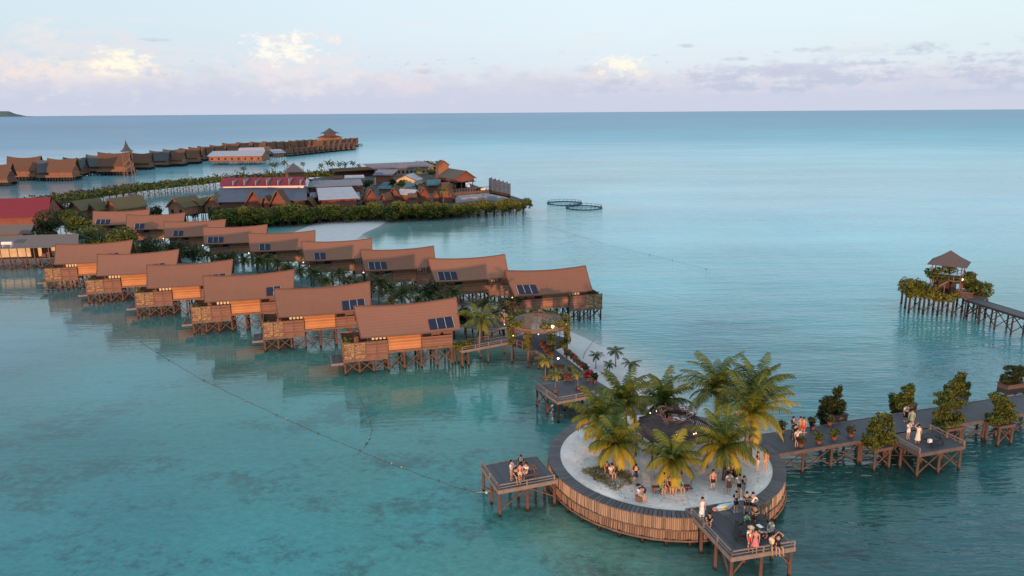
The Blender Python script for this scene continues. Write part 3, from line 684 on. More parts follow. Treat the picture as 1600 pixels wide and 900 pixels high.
def back_label(i):
    return ('chalet at the right end of the back row, its screened deck over open water' if i == 0 else
            'last and farthest brown-roofed chalet at the left end of the back row' if i == 8 else
            ORD[i] + ' brown-roofed chalet of the back row counting from the right')
front = [Wp(*a, 7.8) for a in [(712, 468), (577, 443), (459, 425), (363, 407), (279, 392), (207, 378)]]
back = [Wp(*a, 7.8) for a in [(914, 417), (788, 400), (677, 386), (580, 373), (492, 362), (417, 352), (352, 343), (289, 334), (234, 328)]]
pf = make_chalet(1, front_label(0), GF)
CH = []
for i, e in enumerate(front):
    c_ = Vector((e.x, e.y, 0)) - U * 6.35
    if i == 0: pf.location = c_; pf.rotation_euler.z = rad(16)
    else:
        q_ = copy_tree(pf, c_, rad(16), front_label(i)); q_.scale = (1, 1, 1 + .012 * ((i * 7) % 3 - 1)); sp_ = sorted([k for k in kids(q_) if k.name.startswith('solar_panel')], key=lambda k: k.name)
        if i in (2, 4, 5):
            for k in kids(sp_[2]): bpy.data.objects.remove(k)
            bpy.data.objects.remove(sp_[2])
    CH.append(c_)
pb = make_chalet(-1, back_label(0), GB)
for i, e in enumerate(back):
    c_ = Vector((e.x, e.y, 0)) - U * 6.35
    if i == 0: pb.location = c_; pb.rotation_euler.z = rad(16)
    else:
        q_ = copy_tree(pb, c_, rad(16), back_label(i)); q_.scale = (1, 1, 1 + .012 * ((i * 5) % 3 - 1)); sp_ = sorted([k for k in kids(q_) if k.name.startswith('solar_panel')], key=lambda k: k.name)
        if i in (3, 4, 6, 7):
            for k in kids(sp_[2]): bpy.data.objects.remove(k)
            bpy.data.objects.remove(sp_[2])

# ------------------------------------------------------------------ plants
def leaves(rng_, blobs, n, size, hollow=.55, flat=.5):
    """leaf quads spread through lumpy ellipsoids; blobs: (cx,cy,cz,rx,ry,rz)"""
    B = np.array(blobs, float); wgt = (B[:, 3] * B[:, 4] * B[:, 5]) ** .6; wgt /= wgt.sum()
    k_ = rng_.choice(len(B), n, p=wgt); dr = rng_.normal(size=(n, 3)); dr /= np.linalg.norm(dr, axis=1)[:, None]
    # clumping: pull directions toward a set of twig directions
    tw = rng_.normal(size=(len(B), 22, 3)); tw /= np.linalg.norm(tw, axis=2)[..., None]; pick = tw[k_, rng_.integers(0, 22, n)]
    dr = dr * .5 + pick; dr /= np.linalg.norm(dr, axis=1)[:, None]
    r_ = hollow + (1.12 - hollow) * rng_.random(n) ** .6
    c_ = B[k_, :3] + dr * B[k_, 3:] * r_[:, None]
    nrm = dr * .8 + rng_.normal(size=(n, 3)) * .6 + np.array([0, 0, flat]); nrm /= np.linalg.norm(nrm, axis=1)[:, None]
    a = np.cross(nrm, rng_.normal(size=(n, 3))); a /= np.linalg.norm(a, axis=1)[:, None]; b_ = np.cross(nrm, a)
    s_ = size * rng_.uniform(.6, 1.3, n)[:, None]
    V = np.stack([c_ - a * s_, c_ - b_ * s_ * .5, c_ + a * s_, c_ + b_ * s_ * .5], 1).reshape(-1, 3)
    return V, np.arange(n * 4).reshape(n, 4)
def crown(parent, blobs, n, size, m_, seed, name='crown', **kw):
    V, Fq = leaves(np.random.default_rng(seed), blobs, n, size, **kw)
    return npmesh(name, V, Fq, M[m_], parent)
def rblobs(seed, n, R, h0, h1, r0, r1):
    r_ = random.Random(seed); out = []
    for _ in range(n):
        a = r_.uniform(0, 6.28); d_ = R * r_.random() ** .5; s_ = r_.uniform(r0, r1)
        out.append((d_ * math.cos(a), d_ * math.sin(a), r_.uniform(h0, h1), s_, s_, s_ * r_.uniform(.6, .85)))
    return out

def palm_crown(rng_, nf, L, wl=.8, leaflets=26, yellow=.5, lw=.05, up=1.25):
    Vs = []; Fs = []; Cs = []; o = 0
    for k in range(nf):
        q_ = (k + .5) / nf                                    # 0 young upright .. 1 old hanging
        az = k * 2.39996 + rng_.uniform(-.25, .25); e0 = up - q_ * (up + .25) + rng_.uniform(-.15, .15)
        Lk = L * rng_.uniform(.85, 1.1) * (.8 + .2 * math.sin(math.pi * min(1, q_ + .25))); droop = rng_.uniform(.75, 1.25) + .5 * q_
        yv = max(0, min(1, (q_ - (1 - yellow)) * 1.7 + rng_.uniform(-.3, .35)))
        if yellow > .3 and rng_.random() < .12: yv = min(1, yv + .45)
        n = leaflets; pos = Vector((0, 0, 0)); hz = Vector((math.cos(az), math.sin(az), 0)); sd_ = Vector((-math.sin(az), math.cos(az), 0)); tws = rng_.uniform(-.3, .3)
        side_tilt = rng_.uniform(-.35, .35); rach = []
        for i in range(n + 1):
            s_ = i / n; ee = e0 - droop * s_ ** 1.25; tg = (hz * math.cos(ee) + Vector((0, 0, 1)) * math.sin(ee) + sd_ * side_tilt * s_ * .5).normalized()
            rach.append((pos.copy(), tg, s_)); pos = pos + tg * (Lk / n)
        # rachis strip
        vv = []
        for (p_, tg, s_) in rach:
            ww = .045 * (1 - s_) + .012
            vv += [p_ - sd_ * ww, p_ + sd_ * ww]
        Vs += [tuple(x) for x in vv]; Cs += [min(1, yv + .45)] * len(vv)
        Fs += [(o + 2 * i, o + 2 * i + 1, o + 2 * i + 3, o + 2 * i + 2) for i in range(n)]; o += len(vv)
        for (p_, tg, s_) in rach[2:]:
            ll = wl * (math.sin(math.pi * (.12 + .80 * s_)) ** .7) * rng_.uniform(.85, 1.1)
            upn = sd_.cross(tg) * -1
            for sg in (-1, 1):
                d1 = (tg * (.55 + .5 * s_) + sd_ * sg * .85 + Vector((0, 0, -1)) * rng_.uniform(.15, .4)).normalized()
                d2 = (d1 + Vector((0, 0, -1)) * rng_.uniform(.5, .95)).normalized()
                wv = (tg * lw * .5)
                m1 = p_ + d1 * ll * .5; t1 = m1 + d2 * ll * .5
                Vs += [tuple(p_ - wv), tuple(p_ + wv), tuple(m1 + wv * .9), tuple(m1 - wv * .9), tuple(t1 + wv * .12), tuple(t1 - wv * .12)]
                c_ = min(1, max(0, yv + rng_.uniform(-.15, .15))); Cs += [c_] * 4 + [min(1, c_ + .1)] * 2
                Fs += [(o, o + 1, o + 2, o + 3), (o + 3, o + 2, o + 4, o + 5)]; o += 6
    C = np.array(Cs)[:, None].repeat(3, 1)
    return np.array(Vs), np.array(Fs), C
def make_palm(name, H, lean, L, nf, yellow, seed, label, cat, group, m_='palm', r0=.16, leaflets=26, wl=.8, lw=.055, nuts=True, up=1.25):
    rg = random.Random(seed); t_ = root(name, (0, 0, 0), 0, label, cat, group)
    pts = [(lean[0] * (s_ ** 1.6), lean[1] * (s_ ** 1.6), H * s_) for s_ in [i / 9 for i in range(10)]]
    b = MB(); b.path([(pts[0][0], pts[0][1], -.1)] + pts[1:], [r0 * (1.35 if i == 0 else 1 - .35 * i / 9) for i in range(10)], 8)
    b.build('trunk', M['trunk'], t_, smooth=True)
    V, Fq, C = palm_crown(rg, nf, L, wl, leaflets, yellow, lw, up)
    V = V + np.array(pts[-1]); npmesh('crown', V, Fq, M[m_], t_, colattr=C)
    if nuts:
        b = MB()
        for k in range(7):
            a = rg.uniform(0, 6.28); b.ell((pts[-1][0] + .22 * math.cos(a), pts[-1][1] + .22 * math.sin(a), H - .25 - rg.uniform(0, .15)), (.12, .12, .15), 6, 5)
        b.build('coconuts', M['trellis'], t_)
    return t_
GP = 'coconut palms of the round terrace'
# (crown px, base px, frond length, fronds, yellow)
PALMS = [((963, 697), (959, 742), 2.75, 24, .62, 'coconut palm with grass round its foot at the left front of the terrace'),
         ((1051, 722), (1050, 763), 2.5, 22, .6, 'short coconut palm in the middle front of the terrace, a bench at its foot'),
         ((1134, 700), (1131, 750), 3.0, 26, .55, 'bushy coconut palm right of the terrace centre, a crowd gathered at its foot'),
         ((1176, 648), (1172, 716), 3.8, 26, .68, 'large coconut palm with orange fronds at the right side of the terrace'),
         ((1122, 612), (1118, 682), 4.1, 28, .25, 'tallest coconut palm, dark green, behind the pergola roof'),
         ((1036, 630), (1037, 668), 3.0, 24, .12, 'dark green coconut palm standing just behind the pergola roof'),
         ((975, 628), (979, 682), 3.2, 24, .3, 'green coconut palm left of the pergola, next to the potted palm deck'),
         ((934, 655), (944, 706), 2.9, 22, .6, 'coconut palm leaning out at the left edge of the terrace'),
         ((1186, 612), (1166, 690), 3.3, 22, .4, 'coconut palm with upright fronds behind the orange one at the right')]
def palm_height(cpx, bpx):
    base = Wp(*bpx, IZ)
    # height of the crown above the base, along the same depth
    dr = (cpx[0] - 800) / F_PX * RT + (450 - cpx[1]) / F_PX * UPV + fw
    tt = base.y / dr.y; top = Vector((0, 0, CAM_H)) + dr * tt
    return base, top
for i, (c_, b_, L, nf, yl, lab) in enumerate(PALMS):
    base, top = palm_height(c_, b_)
    p_ = make_palm('coconut_palm', max(2.2, top.z - IZ), (top.x - base.x, .3), L * 1.1, nf + 2, yl, 31 + i, lab, 'palm tree', GP, leaflets=25, wl=.92, lw=.125, up=1.5)
    p_.location = base
# slim young palms on the sandbank
GY = 'young palms on the sandbank'
ylab = ['leftmost small palm on the sandbank behind the potted palm deck', 'small palm with the highest crown on the sandbank', 'short small palm touching the deck edge on the sandbank', 'rightmost small palm on the sandbank behind the potted palm deck']
proto = None
for i, ((cx, cy), (bx, by)) in enumerate([((931, 556), (931, 575)), ((965, 549), (962, 572)), ((951, 569), (952, 586)), ((984, 568), (984, 592))]):
    base = Wp(bx, by, .3); dr = (cx - 800) / F_PX * RT + (450 - cy) / F_PX * UPV + fw; top = Vector((0, 0, CAM_H)) + dr * (base.y / dr.y); Hh = top.z - .3
    if i == 0: proto = make_palm('young_palm', 1.6, (0, .05), 1.05, 13, .1, 77, ylab[0], 'palm tree', GY, 'palm_dark', .06, 12, .4, .07, False, 1.0); proto.location = base; P_ = proto
    else: P_ = copy_tree(proto, base, i * 1.3, ylab[i], None, Hh / 2.0 * 1.25)
# palms between the rows
GM = 'palms between the two rows of chalets'
mids = [(748, 500, 1.2, 'big', 'yellow-tipped palm in front of the landing deck beside the nearest chalet'), (757, 478, 1, 'x', 'palm just behind the yellow-tipped one near the landing deck'),
        (705, 458, .9, 'x', 'palm beside the second chalet of the back row'), (628, 462, .95, 'x', 'palm over the boardwalk behind the nearest chalet'), (641, 452, .8, 'x', 'narrow palm beside the posts of the third back row chalet'),
        (590, 443, 1.1, 'x', 'palm in front of the third back row chalet'), (530, 430, .9, 'x', 'palm in front of the fourth back row chalet'), (512, 440, .8, 'x', 'low palm left of the one before the fourth back row chalet'),
        (488, 428, 1.0, 'x', 'palm between the third front chalet and the fourth back row chalet'), (470, 425, .8, 'x', 'small palm behind the ridge of the third front chalet'), (436, 411, .9, 'x', 'palm in front of the fifth back row chalet'),
        (402, 408, 1.0, 'x', 'dark palm behind the right end of the fourth front chalet'), (418, 404, .7, 'x', 'small palm between the two dark ones behind the fourth front chalet'), (655, 470, .8, 'x', 'small palm behind the gable of the nearest chalet'), (322, 398, .9, 'x', 'palm behind the right end of the fifth front chalet'),
        (613, 470, .7, 'x', 'low palm peeping over the nearest chalet roof'), (560, 446, .9, 'x', 'palm between the third and fourth back row chalets near the boardwalk'), (608, 452, .85, 'x', 'palm left of the narrow one beside the third back row chalet'),
        (545, 440, .8, 'x', 'palm behind the left end of the nearest chalet roof'), (452, 420, .8, 'x', 'palm under the fifth back row chalet wall'), (380, 407, .8, 'x', 'palm in the gap behind the fourth front chalet ridge'), (364, 400, .75, 'x', 'palm below the sixth back row chalet'),
        (690, 468, .75, 'x', 'palm beside the pale sand behind the nearest chalet'), (772, 490, .7, 'x', 'small palm between the landing deck and the vine pavilion'), (262, 388, .8, 'x', 'palm below the eighth back row chalet')]
mp_ = [make_palm('coconut_palm', 3.4, (.2, .2), 2.6, 20, .2, 91, mids[0][4], 'palm tree', GM, 'palm', .12, 18, .75, .1, False), None]
mp_[1] = make_palm('coconut_palm', 3.4, (-.2, .3), 2.4, 20, .1, 92, mids[1][4], 'palm tree', GM, 'palm_dark', .12, 16, .75, .11, False)
for i, (cx, cy, s_, _, lab) in enumerate(mids):
    c_ = Wp(cx, cy, 4.4 * s_ + .6); loc = (c_.x, c_.y, .9 * 0 + .3)
    loc = (c_.x, c_.y, 4.4 * s_ + .6 - 3.4 * s_)
    if i < 2: mp_[i].location = loc; mp_[i].scale = (s_,) * 3
    else: copy_tree(mp_[1], loc, i * 2.1, lab, None, s_)

# bushes between the rows and at the left
def bush(px, py, z, R, n, m_, seed, lab, cat='bush', size=.22, group=None, name='bush', nb=6, h=1.0):
    c_ = Wp(px, py, z); t_ = root(name, c_, 0, lab, cat, group)
    b = MB(); b.path([(0, 0, -z if z < 3 else -2), (.05, .02, .3), (.1, 0, R * .8)], [.1, .08, .04], 6); b.build('trunk', M['bark'], t_)
    crown(t_, rblobs(seed, nb, R * .6, R * .3, R * 1.1 * h, R * .45, R * .75), n, size, m_, seed)
    return t_
BG = 'bushes between the chalet rows'
for i, a in enumerate([(150, 385, 2.6, 3.6, 2600, 'leaf', 'broad green bush left of the farthest back row chalet wall'), (195, 385, 2.6, 3.4, 2600, 'leaf', 'broad green bush below the walls of the farthest back row chalets'),
        (232, 400, 2.6, 2.6, 1500, 'leaf_dark', 'dark bush behind the fifth front row chalet roof'), (218, 398, 2.6, 1.8, 900, 'leaf_yel', 'yellowish bush at the right edge of the fifth front row roof'),
        (275, 402, 2.3, 2.3, 1200, 'leaf_dark', 'dark low bush under the seventh back row chalet'), (300, 408, 2.3, 2.4, 1200, 'leaf_dark', 'dark bush behind the right end of the fourth front row roof'),
        (345, 418, 2.3, 2.0, 1000, 'leaf_dark', 'dark bush above the ridge of the third front row roof'), (452, 452 - 20, 2.3, 1.6, 800, 'leaf_brown', 'brownish bush among the palms behind the third front row roof'),
        (575, 460, 2.3, 1.8, 900, 'leaf_dark', 'dark bush behind the left end of the nearest roof'), (672, 470, 2.6, 2.0, 1200, 'leaf_dark', 'dark bush under the palms behind the nearest roof'),
        (728, 512, 1.6, 1.9, 1200, 'leaf_dark', 'dark bush between the nearest chalet and the yellow-tipped palm'), (797, 487, 2.6, 1.6, 900, 'leaf_brown', 'brown-green bush beside the last back row chalet wall'),
        (75, 372, 2.6, 4.2, 2600, 'leaf_dark', 'dark green bush in front of the red roof building'), (112, 354, 2.2, 3.2, 1900, 'leaf', 'olive bush right of the red roof building'),
        (122, 366, 2.6, 3.0, 1600, 'leaf_yel', 'yellow-green round bush behind the grey-roofed hall'), (92, 344, 2.2, 3.2, 1700, 'leaf_dark', 'dark bush beside the gable of the red roof building'),
        (140, 362, 2.6, 3.2, 1500, 'leaf_dark', 'dark bush with pale leaves left of the farthest chalet'), (243, 338, 1.5, 2.2, 900, 'leaf_dark', 'dark bush at the foot of the left orange hut'),
        (300, 338, 1.2, 2.2, 900, 'leaf_dark', 'dark bush in front of the right orange hut'), (338, 344, 1.4, 2.6, 1100, 'leaf_dark', 'dark bush right of the orange huts'), (130, 350, 2.0, 2.4, 1100, 'leaf_brown', 'brownish bush under the olive roofs')]):
    bush(a[0], a[1], a[2], a[3], a[4], a[5], 200 + i, a[6], size=.3 if i > 11 else .24)

# ------------------------------------------------------------------ vine pavilion
g = root('vine_pavilion', (GZ.x, GZ.y, 0), 0, 'octagonal pavilion with a slatted roof overgrown by climbing plants above the boardwalk', 'pavilion')
R8 = 3.75; zb = 5.0
def oct_(r_, k, n=8, ph=.39): return (r_ * math.cos(2 * math.pi * k / n + ph), r_ * math.sin(2 * math.pi * k / n + ph))
b = MB(); b.slab([oct_(3.9, k) for k in range(8)], 2.27, 2.37); b.build('deck_floor', M['deck'], g)
for k in range(8):
    x, y = oct_(R8, k); b = MB(); b.tube((x, y, -.7), (x, y, zb), .13, .12, 7); b.build('post', M['stilt'], g)
b = MB()
for z, r_, h_ in ((zb, 3.95, .32), (zb - .35, 3.85, .12)):
    for k in range(24):
        p_, q_ = oct_(r_, k, 24), oct_(r_, k + 1, 24); b.beam((*p_, z), (*q_, z), .14, h_)
b.build('ring_beam', M['timber'], g)
b = MB()
for k in range(24):
    p_ = oct_(3.8, k, 24); q_ = oct_(.7, k, 24); b.beam((*p_, zb + .15), (*q_, zb + 1.15), .09, .1)
b.build('rafter', M['timber'], g)
b = MB()
for j in range(15):
    r_ = 1.0 + j * .19; z = zb + 1.1 - (r_ - .7) * .32 + .05
    for k in range(24): p_, q_ = oct_(r_, k, 24), oct_(r_, k + 1, 24); b.beam((*p_, z), (*q_, z), .11, .03)
b.build('roof_slats', M['timber_grey'], g)
b = MB(); b.path([(*oct_(.7, k, 8), zb + 1.2 + .05 * (k % 2)) for k in range(9)], [.07] * 9, 5); b.tube((0, 0, zb + 1.0), (0, 0, zb + 1.75), .08, .03); b.build('finial', M['timber'], g)
for k in (2, 3, 4, 5, 7, 0):
    p_, q_ = oct_(3.8, k), oct_(3.8, k + 1)
    if k != 5 and k != 1: rail(g, p_, q_, 2.37, .9, .9, 'timber')
rg_ = random.Random(3)
vb = []
for k in range(22):
    a = 2 * math.pi * k / 22
    if k in (15, 16): continue
    r_ = rg_.uniform(3.2, 4.0); vb.append((r_ * math.cos(a), r_ * math.sin(a), zb + .25 + rg_.uniform(-.1, .3), .55, .55, .4))
for k in range(8):
    x, y = oct_(3.85, k)
    if k in (3, 4, 5, 6, 7, 2): vb += [(x, y, zb - .8, .5, .5, .8), (x, y, zb - 1.9, .42, .42, .7)]
crown(g, vb, 5200, .17, 'leaf_yel', 5, 'climbing_plant')
b = MB(); b.ell((1.55, -3.7, zb + .45), (.17, .17, .17), 10, 8); b.build('lamp', M['lamp'], g)
b = MB()
for (x, y, z) in ((-.2, -3.95, zb - .45), (3.4, -1.6, zb + .1), (-3.3, -2.0, zb - 1.2), (-4.4, 1.0, 4.4)): b.ell((x, y, z), (.06, .06, .06), 6, 5)
b.build('fairy_light', M['glow'], g)
pl = bpy.data.lights.new('pavilion_lamp', 'POINT'); pl.energy = 12; pl.color = (1, .92, .8); pl.shadow_soft_size = .2
po = bpy.data.objects.new('pavilion_lamp', pl); col.objects.link(po); po.parent = g; po.location = (1.55, -4.1, zb + .5)
# sand-coloured path pad & two dark figures handled with the people

# ------------------------------------------------------------------ pergola on the terrace
pc = Wp(1052, 712, IZ); g = root('pergola', pc, 0, 'dark slatted pergola with a ring of twisted branches among the palms of the terrace', 'pergola')
b = MB(); rr_ = random.Random(8); n8 = 8; Re = 3.5; ze = 2.5; za = 3.75; ri = 1.25
for k in range(n8):
    a0 = 2 * math.pi * k / n8; a1 = 2 * math.pi * (k + 1) / n8
    for j in range(16):
        s0 = j / 16; s1 = (j + .72) / 16
        vs = []
        for s_ in (s0, s1):
            r_ = Re + (ri - Re) * s_; z = ze + (za - ze) * s_
            vs += [(r_ * math.cos(a0), r_ * math.sin(a0), z), (r_ * math.cos(a1), r_ * math.sin(a1), z)]
        b.add([vs[0], vs[1], vs[3], vs[2]] + [(x, y, z - .05) for (x, y, z) in (vs[0], vs[1], vs[3], vs[2])], [(0, 1, 2, 3), (7, 6, 5, 4), (0, 4, 5, 1), (2, 6, 7, 3)])
b.build('roof_slats', mat('pergola_slats', (.085, .06, .06), .7, .35, 2, island=.5), g)
b = MB()
for k in range(n8):
    a0 = 2 * math.pi * k / n8; b.beam((Re * 1.03 * math.cos(a0), Re * 1.03 * math.sin(a0), ze - .1), (ri * .9 * math.cos(a0), ri * .9 * math.sin(a0), za - .02), .11, .12)
b.build('rafter', M['timber_dark'], g)
b = MB()
for k in range(34):
    a0 = rr_.uniform(0, 6.28); r_ = rr_.uniform(.8, 1.7); a1 = a0 + rr_.uniform(.4, 1.0)
    pts = [(r_ * math.cos(a0 + (a1 - a0) * s_) * (1 + .2 * math.sin(3 * s_)), r_ * math.sin(a0 + (a1 - a0) * s_), za + rr_.uniform(-.1, .4)) for s_ in (0, .33, .66, 1)]
    b.path(pts, [.05, .05, .04, .03], 4)
b.build('branch_ring', mat('twisted_branch', (.16, .08, .075), .85, .3, 3), g)
for k in range(n8):
    a0 = 2 * math.pi * k / n8; b = MB(); b.tube((Re * .92 * math.cos(a0), Re * .92 * math.sin(a0), -.1), (Re * .92 * math.cos(a0), Re * .92 * math.sin(a0), ze + .05), .09, .08, 7); b.build('post', M['timber_dark'], g)
b = MB()
for k in range(7):
    a0 = rr_.uniform(0, 6.28); b.ell((2.6 * math.cos(a0), 2.6 * math.sin(a0), ze + .6), (.05, .05, .05), 6, 5)
b.build('fairy_light', M['glow'], g)

# ------------------------------------------------------------------ pots and planters
def pot_shape(b, r_=.28, h_=.3):
    return b.lathe([(r_ * .62, 0), (r_ * .8, h_ * .5), (r_, h_ * .92), (r_ * 1.08, h_), (r_ * .9, h_), (r_ * .85, h_ * .85), (0.001, h_ * .85)], 12)
def make_pot(m_, label, group, seed, R=.5, n=260, h_=.3):
    t_ = root('potted_plant', (0, 0, 0), 0, label, 'potted plant', group)
    b = MB(); pot_shape(b, .22, h_); b.build('pot', M['terra'], t_, smooth=True)
    crown(t_, rblobs(seed, 4, R * .35, h_ + .15, h_ + R * .9, R * .4, R * .65), n, .1, m_, seed, 'foliage')
    return t_
GPL, GPR, GPW = 'flower pots on the left edge of the pavilion boardwalk', 'flower pots on the right edge of the pavilion boardwalk', 'round potted shrubs on the right boardwalk'
protos = {k: None for k in ('leaf_red', 'leaf_brown', 'leaf_dark', 'pink', 'leaf_yel', 'leaf')}
def put_pot(k, loc, label, group, s_=1.0, rz=0.0):
    if protos[k] is None:
        protos[k] = make_pot(k, label, group, hash(k) % 97 + 3 if False else {'leaf_red': 11, 'leaf_brown': 12, 'leaf_dark': 13, 'pink': 14, 'leaf_yel': 15, 'leaf': 16}[k])
        o = protos[k]; o.location = loc; o.scale = (s_,) * 3
    else: o = copy_tree(protos[k], loc, rz, label, group, s_)
    return o
for i, (px, py, k, lab) in enumerate([(847, 543, 'leaf_red', 'red-leaved potted plant nearest the pavilion on the left boardwalk edge'), (851, 549, 'leaf_red', 'second red-leaved pot from the pavilion on the left edge'),
        (856, 556, 'leaf_red', 'third red-leaved pot from the pavilion on the left edge'), (862, 561, 'leaf_red', 'fourth red-leaved pot from the pavilion on the left edge'),
        (869, 578, 'leaf_brown', 'brownish potted shrub beside the lamp post'), (877, 579, 'leaf_brown', 'brownish potted shrub just right of the lamp post'),
        (884, 594, 'leaf_red', 'terracotta pot with reddish plant at the back of the palm pot deck'), (893, 595, 'leaf_brown', 'brown potted plant right of the reddish one on the palm pot deck'), (890, 583, 'leaf_yel', 'yellow-green potted plant where the boardwalk meets the palm pot deck')]):
    put_pot(k, Wp(px, py, 2.37), lab, GPL, 1.0, i * .9)
for i, (px, py, k) in enumerate([(877, 543, 'leaf'), (883, 550, 'leaf_yel'), (888, 556, 'leaf_brown'), (893, 561, 'leaf_brown'), (898, 566, 'leaf_red'), (903, 571, 'leaf_brown'), (908, 575, 'leaf_brown'), (913, 579, 'leaf_red'), (917, 584, 'leaf_dark')]):
    put_pot(k, Wp(px, py, 2.37), ORD[i] + ' flower pot from the pavilion on the right edge of the boardwalk', GPR, 1.05, i * 1.1)
put_pot('pink', Wp(919, 595, 2.37), 'bright pink flowering plant in a pot at the end of the boardwalk', GPR, 1.35)
put_pot('leaf_dark', Wp(929, 598, 2.37), 'dark round potted shrub right of the pink flowering one', GPR, 1.4, 2)
put_pot('leaf_red', Wp(912, 618, 2.37), 'reddish low plant in a pot at the front right of the palm pot deck', GPR, 1.1, 1)
for i, (px, py, k, lab) in enumerate([(1269, 670, 'leaf_dark', 'round potted shrub on the far edge of the right boardwalk near the group of people'), (1296, 664, 'leaf_brown', 'potted shrub in front of the leftmost planter box on the right boardwalk'),
        (1251, 698, 'leaf_brown', 'leftmost potted shrub on the near edge of the right boardwalk'), (1279, 693, 'leaf', 'second potted shrub from the left on the near edge of the right boardwalk'),
        (1303, 687, 'leaf', 'third potted shrub from the left on the near edge of the right boardwalk'), (1329, 682, 'leaf_brown', 'fourth potted shrub from the left on the near edge, next to the big bush'), (1222, 676, 'leaf_dark', 'dark potted shrub where the right boardwalk leaves the terrace')]):
    put_pot(k, Wp(px, py, 2.37), lab, GPW, 1.25, i)
# potted palms
GPP = 'potted palms'
def potted_palm(label, seed):
    t_ = make_palm('potted_palm', 2.3, (.05, .1), 1.25, 13, .55, seed, label, 'potted palm', GPP, 'palm', .06, 12, .45, .08, False, 1.1)
    b = MB(); b.box(-.34, .34, -.24, .24, 0, .4); b.box(-.38, .38, -.28, .28, .35, .42); b.build('pot', M['terra'], t_)
    return t_
pp = potted_palm('tallest potted palm, at the left corner of the broad dark deck', 55); pp.location = Wp(852, 594, 2.37)
copy_tree(pp, Wp(868, 612, 2.37), 1.5, 'potted palm at the front left corner of the broad dark deck', None, .82)
copy_tree(pp, Wp(903, 608, 2.37), 3.1, 'potted palm at the front edge of the broad dark deck beside the coconut palms', None, .78)
for i, c_ in enumerate(CH):
    q_ = c_ - U * 7.6 + Vv * -1.0
    copy_tree(pp, (q_.x, q_.y, 2.05), i, 'potted palm on the deck of the ' + ('nearest' if i == 0 else ORD[i]) + ' front row chalet', 'potted palms on the chalet decks', .75 if i != 1 else .6)
# lamp post
def lamp_post(loc, label):
    t_ = root('lamp_post', loc, 0, label, 'lamp post', None)
    b = MB(); b.tube((0, 0, 0), (0, 0, 1.5), .05, .04, 6); b.build('post', M['timber_dark'], t_); b = MB(); b.ell((0, 0, 1.6), (.12, .12, .12), 8, 6); b.build('lamp', M['lamp'], t_)
lamp_post(Wp(872, 581, 2.37), 'short lamp post with a lit globe among the brownish pots')
# big planters on stilts beside the right boardwalk
GB_ = 'planter boxes along the far edge of the right boardwalk'
def lumpy(blobs, seed, k=3):
    r_ = random.Random(seed); out = []
    for (x, y, z, a, b_, c_) in blobs:
        for _ in range(k): out.append((x + r_.uniform(-.65, .65) * a, y + r_.uniform(-.6, .6) * b_, z + r_.uniform(-.6, .75) * c_, a * r_.uniform(.35, .62), b_ * r_.uniform(.35, .62), c_ * r_.uniform(.3, .6)))
    return out
def planter(px, py, L, label, seed, m_, blobs, n):
    c_ = Wp(px, py, 2.0); t_ = root('planter_box', (c_.x, c_.y, 0), RA, label, 'planter', GB_)
    b = MB(); b.box(-L / 2, L / 2, -.6, .6, 1.75, 2.75); b.box(-L / 2 - .06, L / 2 + .06, -.66, .66, 2.68, 2.78); b.build('box', M['planter'], t_)
    b = MB(); b.box(-L / 2 - .3, L / 2 + .3, -.5, -.38, 1.6, 1.75); b.box(-L / 2 - .3, L / 2 + .3, .4, .52, 1.6, 1.75); b.build('beam', M['timber_dark'], t_)
    put_stilts(t_, [(-L / 2, -.45), (L / 2, -.45), (-L / 2, .45), (L / 2, .45)], 1.7, m_='stilt_dark')
    b = MB()
    for (x, y, z, rx, ry, rz) in blobs: b.path([(x * .3, y * .3, 2.6), (x * .7, y * .6, (z + 2.6) / 2), (x, y, z)], [.08, .05, .03], 5)
    b.build('stem', M['bark'], t_)
    crown(t_, lumpy([(x * .9, y, z - .25, a * 1.05, b_, c_) for (x, y, z, a, b_, c_) in blobs] + [(0, -.1, 2.9, L * .5, .6, .3)], seed, 6), int(n * 1.7), .13, m_, seed, 'foliage', hollow=.2)
planter(1304, 657, 1.9, 'leftmost planter box behind the right boardwalk with a tall pointed bush', 301, 'leaf_dark', [(-1.1, 0, 3.0, .9, .8, .8), (-.6, 0, 3.9, .9, .8, .8), (0, 0, 4.9, .5, .5, .8), (.7, 0, 3.8, .8, .7, .7), (-.1, 0, 3.9, .8, .7, .7), (-1.3, 0, 2.5, .5, .5, .6)], 3400)
planter(1413, 640, 1.8, 'second planter box from the left behind the right boardwalk, its bush drooping leftward', 302, 'leaf', [(-1.5, 0, 3.2, .95, .8, .75), (-.5, 0, 3.8, .8, .7, .7), (.2, 0, 4.4, .8, .7, .6), (.6, 0, 3.6, .6, .6, .5), (-1.3, 0, 2.5, .5, .5, .5)], 3200)
planter(1494, 627, 1.8, 'third planter box from the left behind the right boardwalk, topped by a pale twiggy shrub', 303, 'leaf', [(-1.3, 0, 3.3, .9, .8, .8), (-.4, 0, 3.8, .9, .8, .7), (.2, 0, 4.3, .8, .6, .7), (.1, 0, 4.9, .5, .4, .4), (.9, 0, 3.5, .5, .5, .8)], 3200)
planter(1580, 608, 2.6, 'rightmost planter box with a dark bush at the edge of the picture', 304, 'leaf_dark', [(-1.0, 0, 3.5, .9, .8, .6), (-.1, 0, 4.2, .9, .8, .7), (1.0, 0, 4.3, .9, .8, .8), (.4, 0, 3.5, .9, .8, .6)], 3400)
